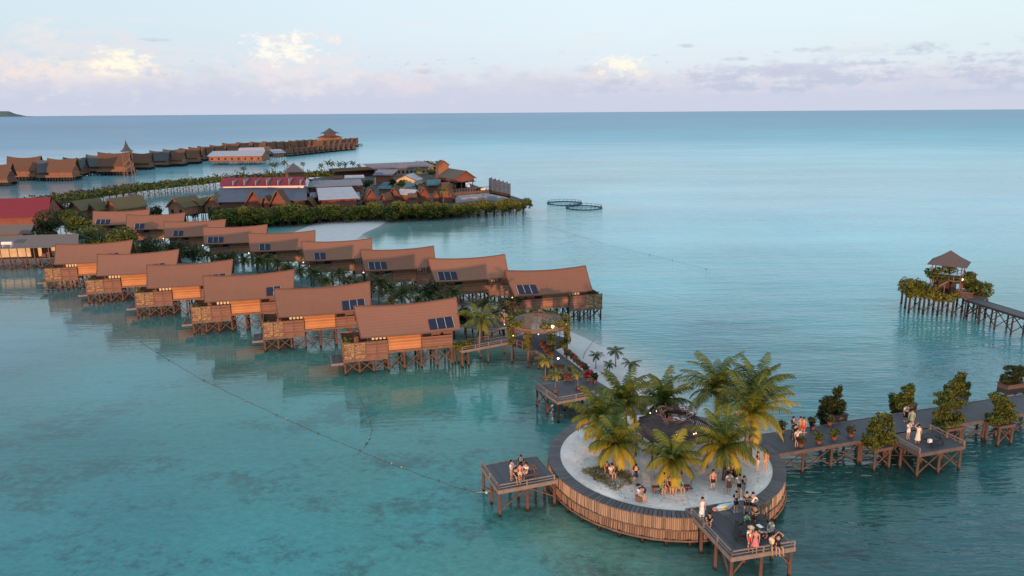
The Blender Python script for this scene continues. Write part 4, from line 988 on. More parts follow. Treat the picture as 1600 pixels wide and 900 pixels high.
# mangroves on their own posts in front of the boardwalk
GMG = 'mangroves on posts in front of the right boardwalk'
def mangrove_post(px, py, label, seed, m_, blobs, n, ang=RA, w=1.6, grp=GMG):
    c_ = Wp(px, py, 0); t_ = root('mangrove_planter', (c_.x, c_.y, 0), ang, label, 'mangrove', grp)
    put_stilts(t_, [(-w / 2, 0), (w / 2, 0), (-w / 2, 1.6), (w / 2, 1.6)], 2.1, m_='stilt_mid')
    brace_bay(t_, (-w / 2, 0), (w / 2, 0), .4, 1.9, 'stilt_mid')
    b = MB(); b.box(-w / 2 - .2, w / 2 + .2, -.1, 1.7, 1.9, 2.15); b.build('box', M['planter'], t_)
    b = MB()
    for (x, y, z, rx, ry, rz) in blobs:
        b.path([(x * .2, .8, 2.2), (x * .5, .8, 2.2 + (z - 2.2) * .6), (x, y, z)], [.07, .05, .03], 5)
    b.build('branch', M['bark'], t_)
    crown(t_, lumpy([(x, y, z - .3, a, b_, c_ * 1.1) for (x, y, z, a, b_, c_) in blobs] + [(0, .6, 2.5, 1.0, .9, .4)], seed, 6), int(n * 1.6), .13, m_, seed, 'crown', hollow=.2)
mangrove_post(1376, 735, 'two-tiered mangrove bush left of the picnic table deck', 311, 'leaf', [(-1.1, .6, 3.0, 1.0, .9, .7), (0, .6, 2.9, 1.0, .9, .65), (1.1, .6, 3.1, .9, .8, .65), (-.2, .8, 4.4, .9, .8, .7), (.8, .8, 4.6, .75, .7, .6), (.2, .8, 3.7, .9, .8, .5)], 4800)
mangrove_post(1487, 702, 'pale mangrove behind the right corner of the picnic table deck', 312, 'leaf', [(-.9, .6, 3.0, 1.0, .9, .8), (.6, .6, 2.9, 1.0, .9, .8), (-.6, .8, 4.4, .9, .8, .6), (.6, .8, 4.2, .9, .8, .7), (-.7, 1, 4.7, .9, .8, .5)], 4600)
mangrove_post(1568, 697, 'mangrove at the right edge of the picture in front of the boardwalk', 313, 'leaf', [(-1.0, .6, 3.1, 1.0, .9, .65), (.2, .6, 3.0, 1.0, .9, .7), (1.1, .6, 3.2, .9, .8, .65), (0, .8, 4.5, 1.0, .9, .6), (.1, .8, 3.8, .8, .8, .6)], 4600)
mangrove_post(727, 573, 'round mangrove bush on two posts right of the nearest chalet', 314, 'leaf_yel', [(0, .6, 3.0, 1.15, 1.0, .75), (-.6, .6, 2.8, .8, .8, .5), (.7, .6, 2.9, .7, .7, .5)], 2600, rad(16), .9, 'mangroves by the pavilion bridge')

# ------------------------------------------------------------------ lookout tower at the right with its jetty
tw = Wp(1477, 457, 3.0); g = root('lookout_pavilion', (tw.x, tw.y, 0), rad(-18), 'two-storey lookout on stilts with a pyramid roof and plants around it', 'lookout')
b = MB(); b.box(-5.6, 5.2, -3.2, 3.4, 2.9, 3.0); b.build('deck_floor', M['deck_red'], g)
put_stilts(g, [(x, y) for x in (-5.4, -3.4, -1.4, .6, 2.6, 5.0) for y in (-3.0, 0, 3.2)], 2.95, .17, 'stilt_dark')
for i in range(5): brace_bay(g, ((-5.4, -3.4, -1.4, .6, 2.6, 5.0)[i], -3.0), ((-5.4, -3.4, -1.4, .6, 2.6, 5.0)[i + 1], -3.0), .4, 2.8, 'stilt_dark')
th = rad(18)
def sq(r_, k, dz=0): a_ = th + rad(8) + k * math.pi / 2; return (r_ * math.cos(a_), r_ * math.sin(a_))
b = MB(); b.slab([sq(3.1, k) for k in range(4)], 5.3, 5.44); b.build('upper_floor', M['timber'], g)
for k in range(4):
    x, y = sq(2.8, k); b = MB(); b.tube((x, y, 3), (x, y, 8.0), .09, .08, 6); b.build('post', M['timber'], g)
    xm, ym = (Vector(sq(2.8, k)) + Vector(sq(2.8, k + 1))) / 2; b = MB(); b.tube((xm, ym, 3), (xm, ym, 5.3), .08, .08, 6); b.build('post', M['timber'], g)
    b = MB(); b.beam((x, y, 4.3), (x * .6 + xm * .4, y * .6 + ym * .4, 5.25), .1, .1); b.beam((xm, ym, 4.3), (xm * .6 + x * .4, ym * .6 + y * .4, 5.25), .1, .1); b.build('knee_brace', M['timber'], g)
    rail(g, sq(3.0, k), sq(3.0, k + 1), 5.44, .9, 1.1, 'timber')
b = MB(); b.box(-1.3, 1.5, .4, 2.2, 3.0, 5.1); b.build('lower_room', M['timber_dark'], g)
b = MB()
for k in range(10): b.box(-3.2 + k * .28, -2.9 + k * .28, -2.6, -1.8, 3.15 + k * .22, 3.23 + k * .22)
b.beam((-3.3, -2.65, 3.2), (-.5, -2.65, 5.35), .08, .2); b.build('stairs', M['timber'], g)
b = MB(); cs = [(*sq(3.75, k), 7.75) for k in range(4)]; ap = (0, 0, 9.75)
md = [tuple((Vector(cs[k]) * .5 + Vector(ap) * .5) - Vector((0, 0, .12))) for k in range(4)]
b.add(cs + md + [ap] + [(x, y, z - .12) for (x, y, z) in cs], [(k, (k + 1) % 4, 4 + (k + 1) % 4, 4 + k) for k in range(4)] + [(4 + k, 4 + (k + 1) % 4, 8) for k in range(4)] + [(k, 9 + k, 9 + (k + 1) % 4, (k + 1) % 4) for k in range(4)] + [(12, 11, 10, 9)])
b.build('roof', shingle('lookout_roof', (.11, .085, .085), .3), g)
b = MB(); b.ell((1.6, -1.9, 5.6), (.17, .17, .15), 8, 6); b.build('lamp', M['lamp'], g)
crown(g, [(-2.3, -1.4, 6.0, 1.0, .7, .55), (-1.1, -2.3, 5.8, .9, .6, .5), (1.4, -2.0, 5.5, 1.1, .7, .5), (2.8, -.6, 5.6, 1.0, .9, .5), (.2, 1.8, 6.3, 1.5, .6, .6), (-2.2, .6, 6.1, .9, .8, .6), (3.3, .5, 6.0, .8, .8, .4)], 3000, .18, 'leaf', 21, 'railing_plant')
crown(g, [(-5.3, -3.0, 3.9, 1.1, 1.0, 1.3), (-5.9, -1.5, 4.0, 1.1, 1.0, 1.4), (-4.6, -2.8, 3.6, 1, .8, .9), (-2.2, -2.9, 3.9, .8, .5, .7), (.6, -3.2, 3.3, .7, .5, .5), (-3.9, -3.2, 3.2, 1.0, .6, .6), (-2.6, -3.3, 3.1, 1.0, .6, .6), (-1.2, -3.3, 2.9, 1.0, .6, .7), (-.2, -3.4, 2.9, .7, .5, .7)], 3600, .19, 'leaf_yel', 22, 'edge_plant')
crown(g, [(-3.6, -1.5, 4.1, 1.0, .9, .8), (-4.2, 1, 4.0, 1.2, 1.0, .9), (4.2, .5, 4.0, 1.2, 1.0, 1.0), (5.4, -.4, 3.9, 1.1, .9, 1.1), (3.6, 1.8, 4.2, 1, 1, .9)], 3400, .19, 'leaf', 23, 'deck_shrub')
b = MB()
for k in range(11): b.box(1.3 + k * .15, 1.36 + k * .15, -3.0 - .05 * k, -2.94 - .05 * k, 3.0, 3.9)
b.beam((1.2, -3.0, 3.9), (3.0, -3.5, 3.9), .07, .07); b.build('gate_rail', M['timber'], g)
a_, e_ = Wp(1508, 468, 3.0), Wp(1640, 509, 3.0)
deckthing('jetty', 'narrow jetty on dark stilts leading right from the lookout pavilion', 'jetty', a_[:2], ang_of(a_, e_), (e_ - a_).length, 2.3, 3.0, 2.9, m_='stilt_dark', fascia='timber_dark')
# ------------------------------------------------------------------ buildings further out
def V3(t_): return Wp(*t_)
def windows(par, a, b_, z, n, w_=.9, h_=1.1, m_='dark'):
    a = Vector((*a[:2], 0)); b_ = Vector((*b_[:2], 0)); dr = (b_ - a); L = dr.length; dr.normalize(); nn = Vector((dr.y, -dr.x, 0))
    for i in range(n):
        c_ = a + dr * L * (i + .5) / n + nn * .03
        b = MB(); b.beam(c_ - dr * w_ / 2 + Vector((0, 0, z)), c_ + dr * w_ / 2 + Vector((0, 0, z)), .1, h_); b.build('window', M[m_], par)
def local(o, pts):
    return [Vector(p_) - Vector(o) for p_ in pts]
def roofed(name, label, cat, EL, ER, RL, RR, rm, wm, zf=2.5, group=None, stl='stilt', back=True, win=0, inset=.9, wm_front=None, skylight=None):
    """long side faces the camera; eave and ridge corners"""
    el, er, rl, rr2 = V3(EL), V3(ER), V3(RL), V3(RR)
    # straighten: ridge parallel to eave, set back by the mean offset
    dr = (er - el); dr.z = 0; L = dr.length; dr.normalize(); nb = Vector((-dr.y, dr.x, 0))
    off = max(2.0, ((rl - el).dot(nb) + (rr2 - er).dot(nb)) / 2); s0 = (rl - el).dot(dr); s1 = (rr2 - el).dot(dr)
    O = Vector((el.x, el.y, 0)); ang = math.atan2(dr.y, dr.x)
    t_ = root(name, O, ang, label, cat, group); ze, zr = el.z, rl.z
    b = MB(); th = .15
    for sg, y0 in ((1, 0), (-1, 2 * off)):
        P_ = [(0, y0, ze), (L, y0, ze), (s1, off, zr), (s0, off, zr)]
        Q_ = [(x, y, z - th) for x, y, z in P_]
        b.add(P_ + Q_, [(0, 1, 2, 3), (7, 6, 5, 4), (0, 4, 5, 1), (1, 5, 6, 2), (2, 6, 7, 3), (3, 7, 4, 0)])
    b.build('roof', M[rm], t_)
    w0, w1 = inset, L - inset; b = MB()
    b.box(w0, w1, inset, 2 * off - inset, zf, ze - .05)
    g0, g1 = max(w0, s0 + .4), min(w1, s1 - .4)
    zt = ze + (zr - ze) * (1 - inset / off) 
    for gx in (w0, w1): b.add([(gx, inset, ze - .1), (gx, 2 * off - inset, ze - .1), (gx, off, zr - .35)], [(0, 1, 2)])
    b.build('wall', M[wm], t_)
    if win:
        for i in range(win):
            x = w0 + (w1 - w0) * (i + .5) / win; b = MB(); b.box(x - .5, x + .5, inset - .06, inset - .01, zf + .9, min(ze - .4, zf + 2.1)); b.build('window', M['dark'], t_)
    if stl:
        n_ = max(2, int(L / 3)); put_stilts(t_, [(w0 + (w1 - w0) * i / n_, y) for i in range(n_ + 1) for y in (inset, 2 * off - inset)], zf, .15, stl)
    b = MB(); b.box(w0 - .4, w1 + .4, inset - .5, 2 * off - inset, zf - .2, zf - .01); b.build('floor', M['timber_dark'], t_)
    return t_
def gfront(name, label, cat, A, EL, ER, D, rm, wm, zf=2.5, group=None, stl='stilt', yaw=None, trim='wall_dark', win=0, inset=.6, flare=.5):
    """gable end faces the camera; A apex, EL/ER eave ends of the front gable"""
    a, el, er = V3(A), V3(EL), V3(ER)
    dr = er - el; dr.z = 0; Wd = dr.length; dr = Vector((math.cos(yaw), math.sin(yaw), 0)) if yaw is not None else dr.normalized()
    nb = Vector((-dr.y, dr.x, 0)); mid = (el + er) / 2; ang = math.atan2(dr.y, dr.x); ze = (el.z + er.z) / 2; zr = a.z
    t_ = root(name, (mid.x, mid.y, 0), ang, label, cat, group); h2 = Wd / 2; b = MB()
    for sg in (-1, 1):
        P_ = [(sg * h2, 0, ze), (0, -flare, zr), (0, D + flare, zr), (sg * h2, D, ze)]; Q_ = [(x, y, z - .14) for x, y, z in P_]
        fs = [(0, 1, 2, 3), (7, 6, 5, 4), (0, 4, 5, 1), (1, 5, 6, 2), (2, 6, 7, 3), (3, 7, 4, 0)]
        b.add(P_ + Q_, fs if sg < 0 else [f_[::-1] for f_ in fs])
    b.build('roof', M[rm], t_)
    wv = h2 - inset * .6; zw = ze + (zr - ze) * (1 - wv / h2) - .15
    b = MB()
    for y in (inset, D - .4): b.add([(-wv, y, zf), (wv, y, zf), (wv, y, zw), (0, y, zr - .25), (-wv, y, zw)], [(0, 1, 2, 3, 4)])
    b.add([(-wv, inset, zf), (-wv, D - .4, zf), (-wv, D - .4, zw), (-wv, inset, zw)], [(0, 3, 2, 1)]); b.add([(wv, inset, zf), (wv, D - .4, zf), (wv, D - .4, zw), (wv, inset, zw)], [(0, 1, 2, 3)])
    b.build('wall', M[wm], t_)
    if trim:
        b = MB()
        for sg in (-1, 1): b.beam((sg * h2, -.06, ze - .05), (0, -flare - .06, zr - .02), .08, .28)
        b.build('barge_board', M[trim], t_)
    for i in range(win):
        x = -wv + 2 * wv * (i + .5) / win; b = MB(); b.box(x - .4, x + .4, inset - .07, inset - .01, zf + .6, zf + 1.7); b.build('window', M['dark'], t_)
    if stl: put_stilts(t_, [(x, y) for x in (-wv, 0, wv) for y in (inset, D - .4)], zf, .15, stl)
    b = MB(); b.box(-wv - .3, wv + .3, .1, D - .3, zf - .2, zf - .01); b.build('floor', M['timber_dark'], t_)
    return t_

# grey-roofed hall at the left end of the front row
hall = roofed('stilt_hall', 'long grey-shingled hall on stilts at the left edge, its bright interior open to the water', 'hall', (-40, 386, 5.0), (122, 381, 5.0), (-40, 371, 6.6), (126, 364, 6.6), 'roof_grey', 'wall_cream', 2.2, inset=2.6)
b = MB(); e0, e1 = (0, -.2), (20.5, -.2)
b.add([(0, -.6, 4.6), (17, -.6, 4.6), (17, 1.4, 5.35), (0, 1.4, 5.35), (0, -.6, 4.52), (17, -.6, 4.52), (17, 1.4, 5.27), (0, 1.4, 5.27)], [(0, 1, 2, 3), (7, 6, 5, 4), (0, 4, 5, 1), (1, 5, 6, 2), (3, 7, 4, 0)]); b.build('awning', M['awning'], hall)
b = MB(); b.box(.2, 17.5, .4, 2.3, 2.0, 2.18); b.build('terrace_floor', M['deck_red'], hall)
b = MB()
for x in (1.0, 4.4, 7.6, 10.8, 13.6, 16.6): b.box(x, x + .14, .3, .44, 2.2, 4.75)
b.build('posts', M['timber'], hall)
b = MB(); b.box(9.2, 10.6, 2.5, 2.58, 2.2, 4.5); b.box(11.4, 13.2, 2.5, 2.58, 2.2, 4.4); b.build('doorway', M['dark'], hall)
b = MB(); b.box(11.8, 12.6, 1.2, 1.9, 2.2, 3.0); b.box(12.9, 13.5, 1.0, 1.5, 2.2, 3.3); b.build('cabinet', M['wall_dark'], hall)
put_stilts(hall, [(x, .4) for x in (.3, 3, 6, 9, 12, 15, 17.3)], 2.0, .14)
for i in range(6): brace_bay(hall, ((.3, 3, 6, 9, 12, 15, 17.3)[i], .4), ((.3, 3, 6, 9, 12, 15, 17.3)[i + 1], .4), .3, 1.9)
tk = Wp(12, 386, 5.1); t_ = root('roof_tank', tk, .1, 'white cylindrical tank lying on the awning of the grey-roofed hall', 'tank'); b = MB(); b.tube((-1, 0, .75), (1.0, 0, .75), .34, .34, 12); b.build('tank', M['white'], t_)
b = MB()
for x in (-.8, .8): b.beam((x, -.4, 0), (x, 0, .5), .08, .08); b.beam((x, .4, 0), (x, 0, .5), .08, .08)
b.build('stand', M['frame'], t_)
roofed('stilt_hall', 'small grey-shingled roof behind the long hall at the left edge', 'hall', (-40, 367.5, 5.4), (47, 364.5, 5.4), (-40, 356, 7.2), (50, 351, 7.2), 'roof_grey', 'wall_dark', 2.2)
rh = roofed('red_roof_house', 'house with a big crimson roof and a small dormer at the left edge', 'house', (-30, 341, 6.0), (75, 338, 6.0), (-30, 311, 10.2), (80, 308, 10.2), 'roof_red', 'wall_pink', 2.5)
gfront('porch', 'small red-brown gabled porch in front of the crimson roof', 'porch', (36, 325, 8.0), (24, 337, 5.8), (50, 336, 5.8), 5, 'roof_grey', 'wall_far', 2.5)
# olive and orange huts
GH = 'gabled huts behind the chalets'
gfront('gabled_hut', 'olive-roofed hut right of the crimson roof', 'hut', (115, 318, 7.4), (101, 329, 4.6), (131, 329, 4.6), 8, 'roof_olive', 'wall_far', group=GH, yaw=-.45)
gfront('gabled_hut', 'smallest olive-roofed hut, between two larger ones', 'hut', (143, 320, 6.6), (133, 329, 4.6), (154, 328.5, 4.6), 6, 'roof_olive', 'wall_dark', group=GH, yaw=-.45)
gfront('gabled_hut', 'largest olive-roofed hut, above the farthest back row chalet', 'hut', (172, 315, 7.8), (157, 328, 4.6), (190, 327, 4.6), 10, 'roof_olive', 'wall_far', group=GH, yaw=-.45)
gfront('gabled_hut', 'left hut with a bright orange wall and olive roof', 'hut', (272, 311, 7.6), (255, 325, 4.8), (291, 324, 4.8), 9, 'roof_olive', 'wall_far', group=GH, yaw=-.25, win=2)
gfront('gabled_hut', 'small dark gabled hut between the two orange ones', 'hut', (304, 312, 6.6), (295, 322, 4.6), (315, 321, 4.6), 8, 'roof_olive', 'wall_dark', group=GH, yaw=-.25)
gfront('gabled_hut', 'right hut with a bright orange wall and olive roof', 'hut', (331, 308.5, 7.6), (314, 322, 4.6), (349, 322, 4.6), 10, 'roof_olive', 'wall_far', group=GH, yaw=-.25, win=2)

# the big deck of the middle resort
fr = [(335, 341), (420, 340), (480, 337), (540, 334), (600, 332), (650, 330), (700, 328), (745, 325), (784, 323), (829, 319)]
bk = [(822, 313), (800, 306), (760, 296), (735, 287), (690, 262), (560, 268), (470, 282), (335, 300)]
poly = [Wp(x, y, 2.4) for (x, y) in fr + bk]
dkk = root('resort_deck', (0, 0, 0), 0, 'wide deck on many thin posts carrying the red and blue roofed resort buildings', 'deck')
b = MB(); b.slab([(p_.x, p_.y) for p_ in poly], 2.1, 2.4); b.build('deck_floor', mat('resort_floor', (.055, .05, .05), .8, .3, .3), dkk)
b = MB()
for i in range(len(fr) - 1): b.beam(poly[i] + Vector((0, -.1, -.1)), poly[i + 1] + Vector((0, -.1, -.1)), .15, .35)
b.build('edge_beam', M['timber'], dkk)
pts = []
for i in range(len(fr) - 1):
    n_ = max(1, int((poly[i + 1] - poly[i]).length / 2.4))
    for k in range(n_): q_ = poly[i].lerp(poly[i + 1], k / n_); pts.append((q_.x, q_.y))
put_stilts(dkk, pts[:90], 2.1, .11, 'stilt')
b = MB()
for j in (5, 11, 17):
    for (x, y) in pts[::1]: b.tube((x, y + j, -.5), (x, y + j, 2.1), .12, n=5)
inner = b.build('inner_posts', M['timber_dark'], dkk); inner['kind'] = 'stuff'

roofed('restaurant', 'long building with a blue-grey metal roof below the crimson-roofed one', 'restaurant', (340, 316, 6), (480, 312, 6), (342, 294, 8.8), (478, 291, 8.8), 'roof_blue', 'wall_dark', 2.4, stl=None)
rd = roofed('restaurant', 'long two-tiered building with a crimson metal roof and pale ridge fins', 'restaurant', (343, 291, 9.4), (478, 289, 9.4), (344, 278.5, 11.4), (477, 275.5, 11.4), 'roof_red', 'white', 2.4, stl=None)
b = MB()
for k in range(7): b.box(4 + k * 3.4, 4.12 + k * 3.4, -.1, 5.5, 9.5, 11.3 if k % 2 else 10.9)
b.build('roof_fin', M['roof_tin'], rd)
t_ = root('pyramid_roof', Wp(460, 280, 6), .3, 'slate pyramid roof with pale ridges behind the crimson roof', 'roof')
b = MB(); b.add([(-4, -4, 3), (4, -4, 3), (4, 4, 3), (-4, 4, 3), (0, 0, 6.4)], [(0, 1, 4), (1, 2, 4), (2, 3, 4), (3, 0, 4), (3, 2, 1, 0)]); b.build('roof', M['roof_dark'], t_)
b = MB()
for c_ in ((-4, -4), (4, -4), (4, 4), (-4, 4)): b.beam((*c_, 3.03), (0, 0, 6.45), .18, .1)
b.build('ridge', M['roof_tin'], t_); b = MB(); b.box(-3.2, 3.2, -3.2, 3.2, -4, 3.0); b.build('wall', M['wall_dark'], t_)
roofed('shed', 'grey metal shed roof right of the crimson roof', 'shed', (481, 292.5, 8), (567, 288.5, 8), (482, 282, 9.6), (566, 280, 9.6), 'roof_tin_grey', 'wall_dark', 2.4, stl=None)
roofed('shed', 'pale grey metal roof in front of the darker grey shed roof', 'shed', (498, 312, 5.6), (562, 309, 5.6), (495, 294, 7.9), (549, 291, 7.9), 'roof_tin', 'wall_pink', 2.4, stl=None)
roofed('shed', 'middle-grey low metal roof with a red-brown wall above the mangroves', 'shed', (497, 314, 5.0), (563, 311, 5.0), (497, 302, 6.4), (562, 300, 6.4), 'roof_tin_grey', 'wall_pink', 2.4, stl=None)
roofed('shed', 'small brown-roofed shed behind the grey metal roofs', 'shed', (517, 279.5, 8), (537, 279, 8), (518, 275, 9), (536, 274.5, 9), 'roof_far', 'wall_dark', 2.4, stl=None)
roofed('shed', 'narrow white-roofed shed behind the grey metal roofs', 'shed', (538, 279, 8), (570, 278, 8), (539, 274.5, 9), (569, 273.5, 9), 'roof_tin', 'wall_dark', 2.4, stl=None)
GR = 'red A-frame huts above the mangroves'
for (A, E1, E2, lab) in (((397, 300.5, 9.4), (380, 322, 5.0), (412, 320.5, 5.0), 'leftmost large red A-frame hut below the blue-grey roof'), ((432, 300.5, 9.4), (420, 321, 5.0), (449, 321, 5.0), 'large red A-frame hut at the right of the pair below the blue-grey roof'),
        ((414, 307, 7.8), (408, 318, 5.6), (421, 318, 5.6), 'tiny red gable between the two A-frame huts below the blue-grey roof'), ((481, 311, 6.2), (471, 322, 3.6), (491, 322, 3.6), 'small orange gabled hut between the blue-grey and pale grey roofs'),
        ((579, 297.5, 7.6), (567, 315, 3.6), (592, 314, 3.6), 'red A-frame hut just right of the pale grey roofs'), ((598.5, 302, 6.2), (593, 313, 4), (605, 313.5, 4), 'tiny red gable between two A-frame huts left of the white sloping roof'),
        ((615, 296, 7.6), (603, 312, 3.6), (629, 312, 3.6), 'red A-frame hut next to the white sloping roof'), ((664.5, 294, 7.6), (650, 312, 3.6), (675, 311, 3.6), 'red A-frame hut left of the thin palm'),
        ((681, 297, 6.2), (674, 309, 4), (688, 309, 4), 'tiny red gable behind the thin palm'), ((698, 294.5, 7.6), (686, 311, 3.6), (709, 311, 3.6), 'rightmost red A-frame hut beside the grey concrete wall')):
    gfront('a_frame_hut', lab, 'hut', A, E1, E2, (4 if A[2] > 9 else 7) if A[2] > 7 and A[2] != 7.8 else 4, 'roof_far', 'wall_pink', group=GR, stl=None, flare=.7, inset=.8)
roofed('shed', 'low dark shed roof between the teal tarps and the A-frame huts', 'shed', (604, 306, 4.6), (618, 306, 4.6), (605, 300, 5.6), (617, 300, 5.6), 'roof_dark', 'wall_dark', 2.4, stl=None, inset=.4)
roofed('shed', 'small rust-brown shed roof left of the thin palm', 'shed', (636, 309, 4.8), (652, 309, 4.8), (637, 302, 6.0), (651, 302, 6.0), 'roof_far', 'wall_dark', 2.4, stl=None, inset=.4)
roofed('shed', 'narrow grey shed beside the small orange gabled hut', 'shed', (484, 309, 5.4), (495, 308, 5.4), (484, 301, 6.6), (495, 300, 6.6), 'roof_tin_grey', 'wall_pink', 2.4, stl=None, inset=.4)
roofed('shed', 'brown shed roof at the foot of the tall brick building', 'shed', (690, 292, 5.4), (704, 291, 5.4), (690, 285, 6.8), (703, 284, 6.8), 'roof_far', 'wall_dark', 2.4, stl=None, inset=.4)
roofed('lean_to', 'red-walled hut with a white sloping roof among the A-frames', 'hut', (617, 303, 5.2), (646, 306, 5.0), (615, 296, 6.8), (640, 299, 6.6), 'roof_tin', 'wall_pink', 2.4, stl=None, inset=.4)
tkk = root('water_tank', Wp(592, 289, 2.4), 0, 'pale green cylindrical water tank beside the purple-grey roof', 'tank'); b = MB(); b.lathe([(1.7, 0), (1.7, 2.6), (1.2, 3.0), (.01, 3.15)], 16); b.build('tank', M['tank'], tkk)
b = MB(); b.box(-1.9, 1.9, -1.9, 1.9, -2.0, 0); b.build('stand', M['timber_dark'], tkk)
roofed('pavilion_house', 'building with a purple-grey roof and pink gable', 'house', (582, 273.5, 6.8), (613, 274, 6.8), (590, 264.5, 9), (618, 265.5, 9), 'roof_tin_grey', 'wall_pink', 2.4, stl=None)
gfront('white_roof_house', 'house with a bright white roof turned toward the camera', 'house', (634, 273, 7.6), (617, 283, 5.4), (650, 281.5, 5.4), 9, 'roof_tin', 'wall_cream', 2.4, stl=None, yaw=-.2)
roofed('long_hall', 'long low hall with a grey roof and white lattice at the back of the resort', 'hall', (585, 264, 6), (681, 259.8, 6), (580, 258.8, 8.4), (674, 253.6, 8.4), 'roof_tin_grey', 'timber_grey', 2.4, stl=None, win=14)
roofed('covered_walk', 'covered walkway with a brown roof on thin posts behind the resort', 'covered walk', (520, 268.5, 5.2), (600, 264, 5.2), (522, 264.5, 6.6), (598, 259.6, 6.6), 'roof_far', 'wall_dark', 2.4, inset=2.0)
for i, (x0, x1, y, dy) in enumerate([(590, 612, 295, 5), (594, 606, 289, 3), (628, 650, 298, 5), (632, 648, 291, 4)]):
    roofed('tarp_roof', ['widest teal tarp roof behind the A-frame huts at left', 'small teal tarp roof below the water tank', 'teal tarp roof right of the white sloping roof', 'teal tarp roof behind the sloping white one'][i], 'roof', (x0, y, 4.6), (x1, y, 4.6), (x0 + 1, y - dy, 5.6), (x1 - 1, y - dy, 5.6), 'teal', 'wall_dark', 2.4, stl=None, inset=.4)
roofed('pool_house', 'low building with a teal roof left of the tall brick building', 'house', (666, 290, 5), (689, 289, 5), (667, 281, 6.8), (688, 280, 6.8), 'teal', 'wall_dark', 2.4, stl=None)
gfront('brick_house', 'tall narrow brick-coloured building with a gable, highest of the resort', 'house', (692, 251.5, 12.6), (684, 258.5, 10.8), (703, 258, 10.8), 7, 'roof_far', 'wall_far', 2.4, stl=None, win=3)
gh_ = gfront('restaurant', 'open restaurant with a grey-green gable roof beside the tall brick building', 'restaurant', (727, 267, 9.6), (710, 280, 6.6), (744, 278, 6.6), 17, 'roof_olive_grey', 'wall_pink', 5.4, stl=None, yaw=.5, inset=.9)
b = MB()
for x in (-3.6, -1.2, 1.2, 3.6):
    for y in (1, 8, 15): b = MB(); b.box(x - .12, x + .12, y, y + .24, 2.4, 6.4); b.build('post', M['timber'], gh_)
b = MB(); b.box(-3.3, 3.3, 6, 15, 2.4, 5.2); b.build('bar', M['dark'], gh_)
c_ = Wp(731, 299, 2.4); t_ = root('signboard', c_, 0, 'blank white signboard on two posts in front of the open restaurant', 'signboard'); b = MB(); b.box(-.8, .8, -.05, .05, 1.6, 3.2); b.build('board', M['white'], t_); b = MB(); b.box(-.75, -.65, .05, .12, 0, 3.1); b.box(.65, .75, .05, .12, 0, 3.1); b.build('posts', M['timber_grey'], t_)
c_ = Wp(755, 316, 2.4); t_ = root('signboard', c_, 0, 'small white sign on a tall post above the mangroves by the concrete wall', 'signboard'); b = MB(); b.box(-.7, .7, -.05, .05, 4.0, 4.5); b.build('board', M['cream'], t_); b = MB(); b.box(-.3, -.2, .05, .12, -1, 4.4); b.box(.2, .3, .05, .12, -1, 4.4); b.build('posts', M['timber_dark'], t_)
# concrete wall, pole fence, terrace rail
cw = root('concrete_wall', (0, 0, 0), 0, 'curved pale grey concrete wall above the mangroves at the right end of the resort', 'wall')
pp_ = [Wp(*q_, 2.4) for q_ in ((712, 317), (735, 314.5), (762, 313), (782, 314), (796, 317))]; b = MB()
for i in range(4): b.beam(pp_[i] + Vector((0, 0, .7)), pp_[i + 1] + Vector((0, 0, .7)), .3, 1.4)
b.build('wall', M['concrete'], cw)
b = MB(); b.slab([(p_.x, p_.y) for p_ in pp_] + [Wp(790, 305, 4.4)[:2], Wp(760, 299, 4.4)[:2], Wp(716, 303, 4.4)[:2]], 3.6, 3.8); b.build('terrace_floor', mat('terrace_paving', (.3, .28, .31), .8, .12, .4), cw)
pf_ = root('pole_fence', (0, 0, 0), 0, 'tall fence of bare vertical poles at the right end of the resort', 'fence'); a, c_ = Wp(765, 306, 2.4), Wp(797, 313, 2.4)
for k in range(17):
    q_ = a.lerp(c_, k / 16); b = MB(); b.tube((q_.x, q_.y, 2.4), (q_.x, q_.y, 8.6 - k * .05 + .25 * (k % 3)), .2, n=5); b.build('pole', M['timber_dark'], pf_)
b = MB(); b.beam(a + Vector((0, .3, 1.2)), c_ + Vector((0, .3, 1.2)), .06, 1.7); b.beam(a + Vector((0, 0, 4.3)), c_ + Vector((0, 0, 3.9)), .08, .1); b.build('boarding', M['wall_dark'], pf_)
tr = root('terrace_railing', (0, 0, 0), 0, 'terrace railing of thin uprights in front of the open restaurant', 'railing'); a, c_ = Wp(700, 307, 4.4), Wp(764, 301, 4.4)
for k in range(16):
    q_ = a.lerp(c_, k / 15); b = MB(); b.tube((q_.x, q_.y, 3.4), (q_.x, q_.y, 6.6), .07, n=5); b.build('upright', M['timber_grey' if k % 4 == 0 else 'timber'], tr)
b = MB(); b.beam(a + Vector((0, 0, 2.1)), c_ + Vector((0, 0, 2.1)), .08, .12); b.beam(a + Vector((0, 0, .6)), c_ + Vector((0, 0, .6)), .06, .9); b.build('rail', M['wall_dark'], tr)

# mangroves along the front of the resort deck
def mang(loc, s_, mk, seed, label, group, R=2.2, n=1300, yaw=0):
    t_ = root('mangrove_tree', loc, yaw, label, 'mangrove', group); t_.scale = (s_,) * 3
    b = MB()
    for k in range(4):
        a = k * 1.57 + .4; b.tube((.7 * math.cos(a), .7 * math.sin(a), -.6), (.1 * math.cos(a), .1 * math.sin(a), 2.2), .06, .06, 5)
    b.tube((0, 0, 2.1), (0, 0, 4.0), .09, .05, 5); b.build('trunk', M['bark'], t_)
    crown(t_, [(x, y, z + 2.4, rx, ry, rz) for (x, y, z, rx, ry, rz) in rblobs(seed, 9, R * .85, -.5, 2.0, R * .5, R * .68)], n, .32, mk, seed)
    return t_
GMR = 'mangroves along the front of the resort deck'
mprot = {}
xs_ = list(range(352, 826, 15)); fx = [q_[0] for q_ in fr]; fy = [q_[1] for q_ in fr]
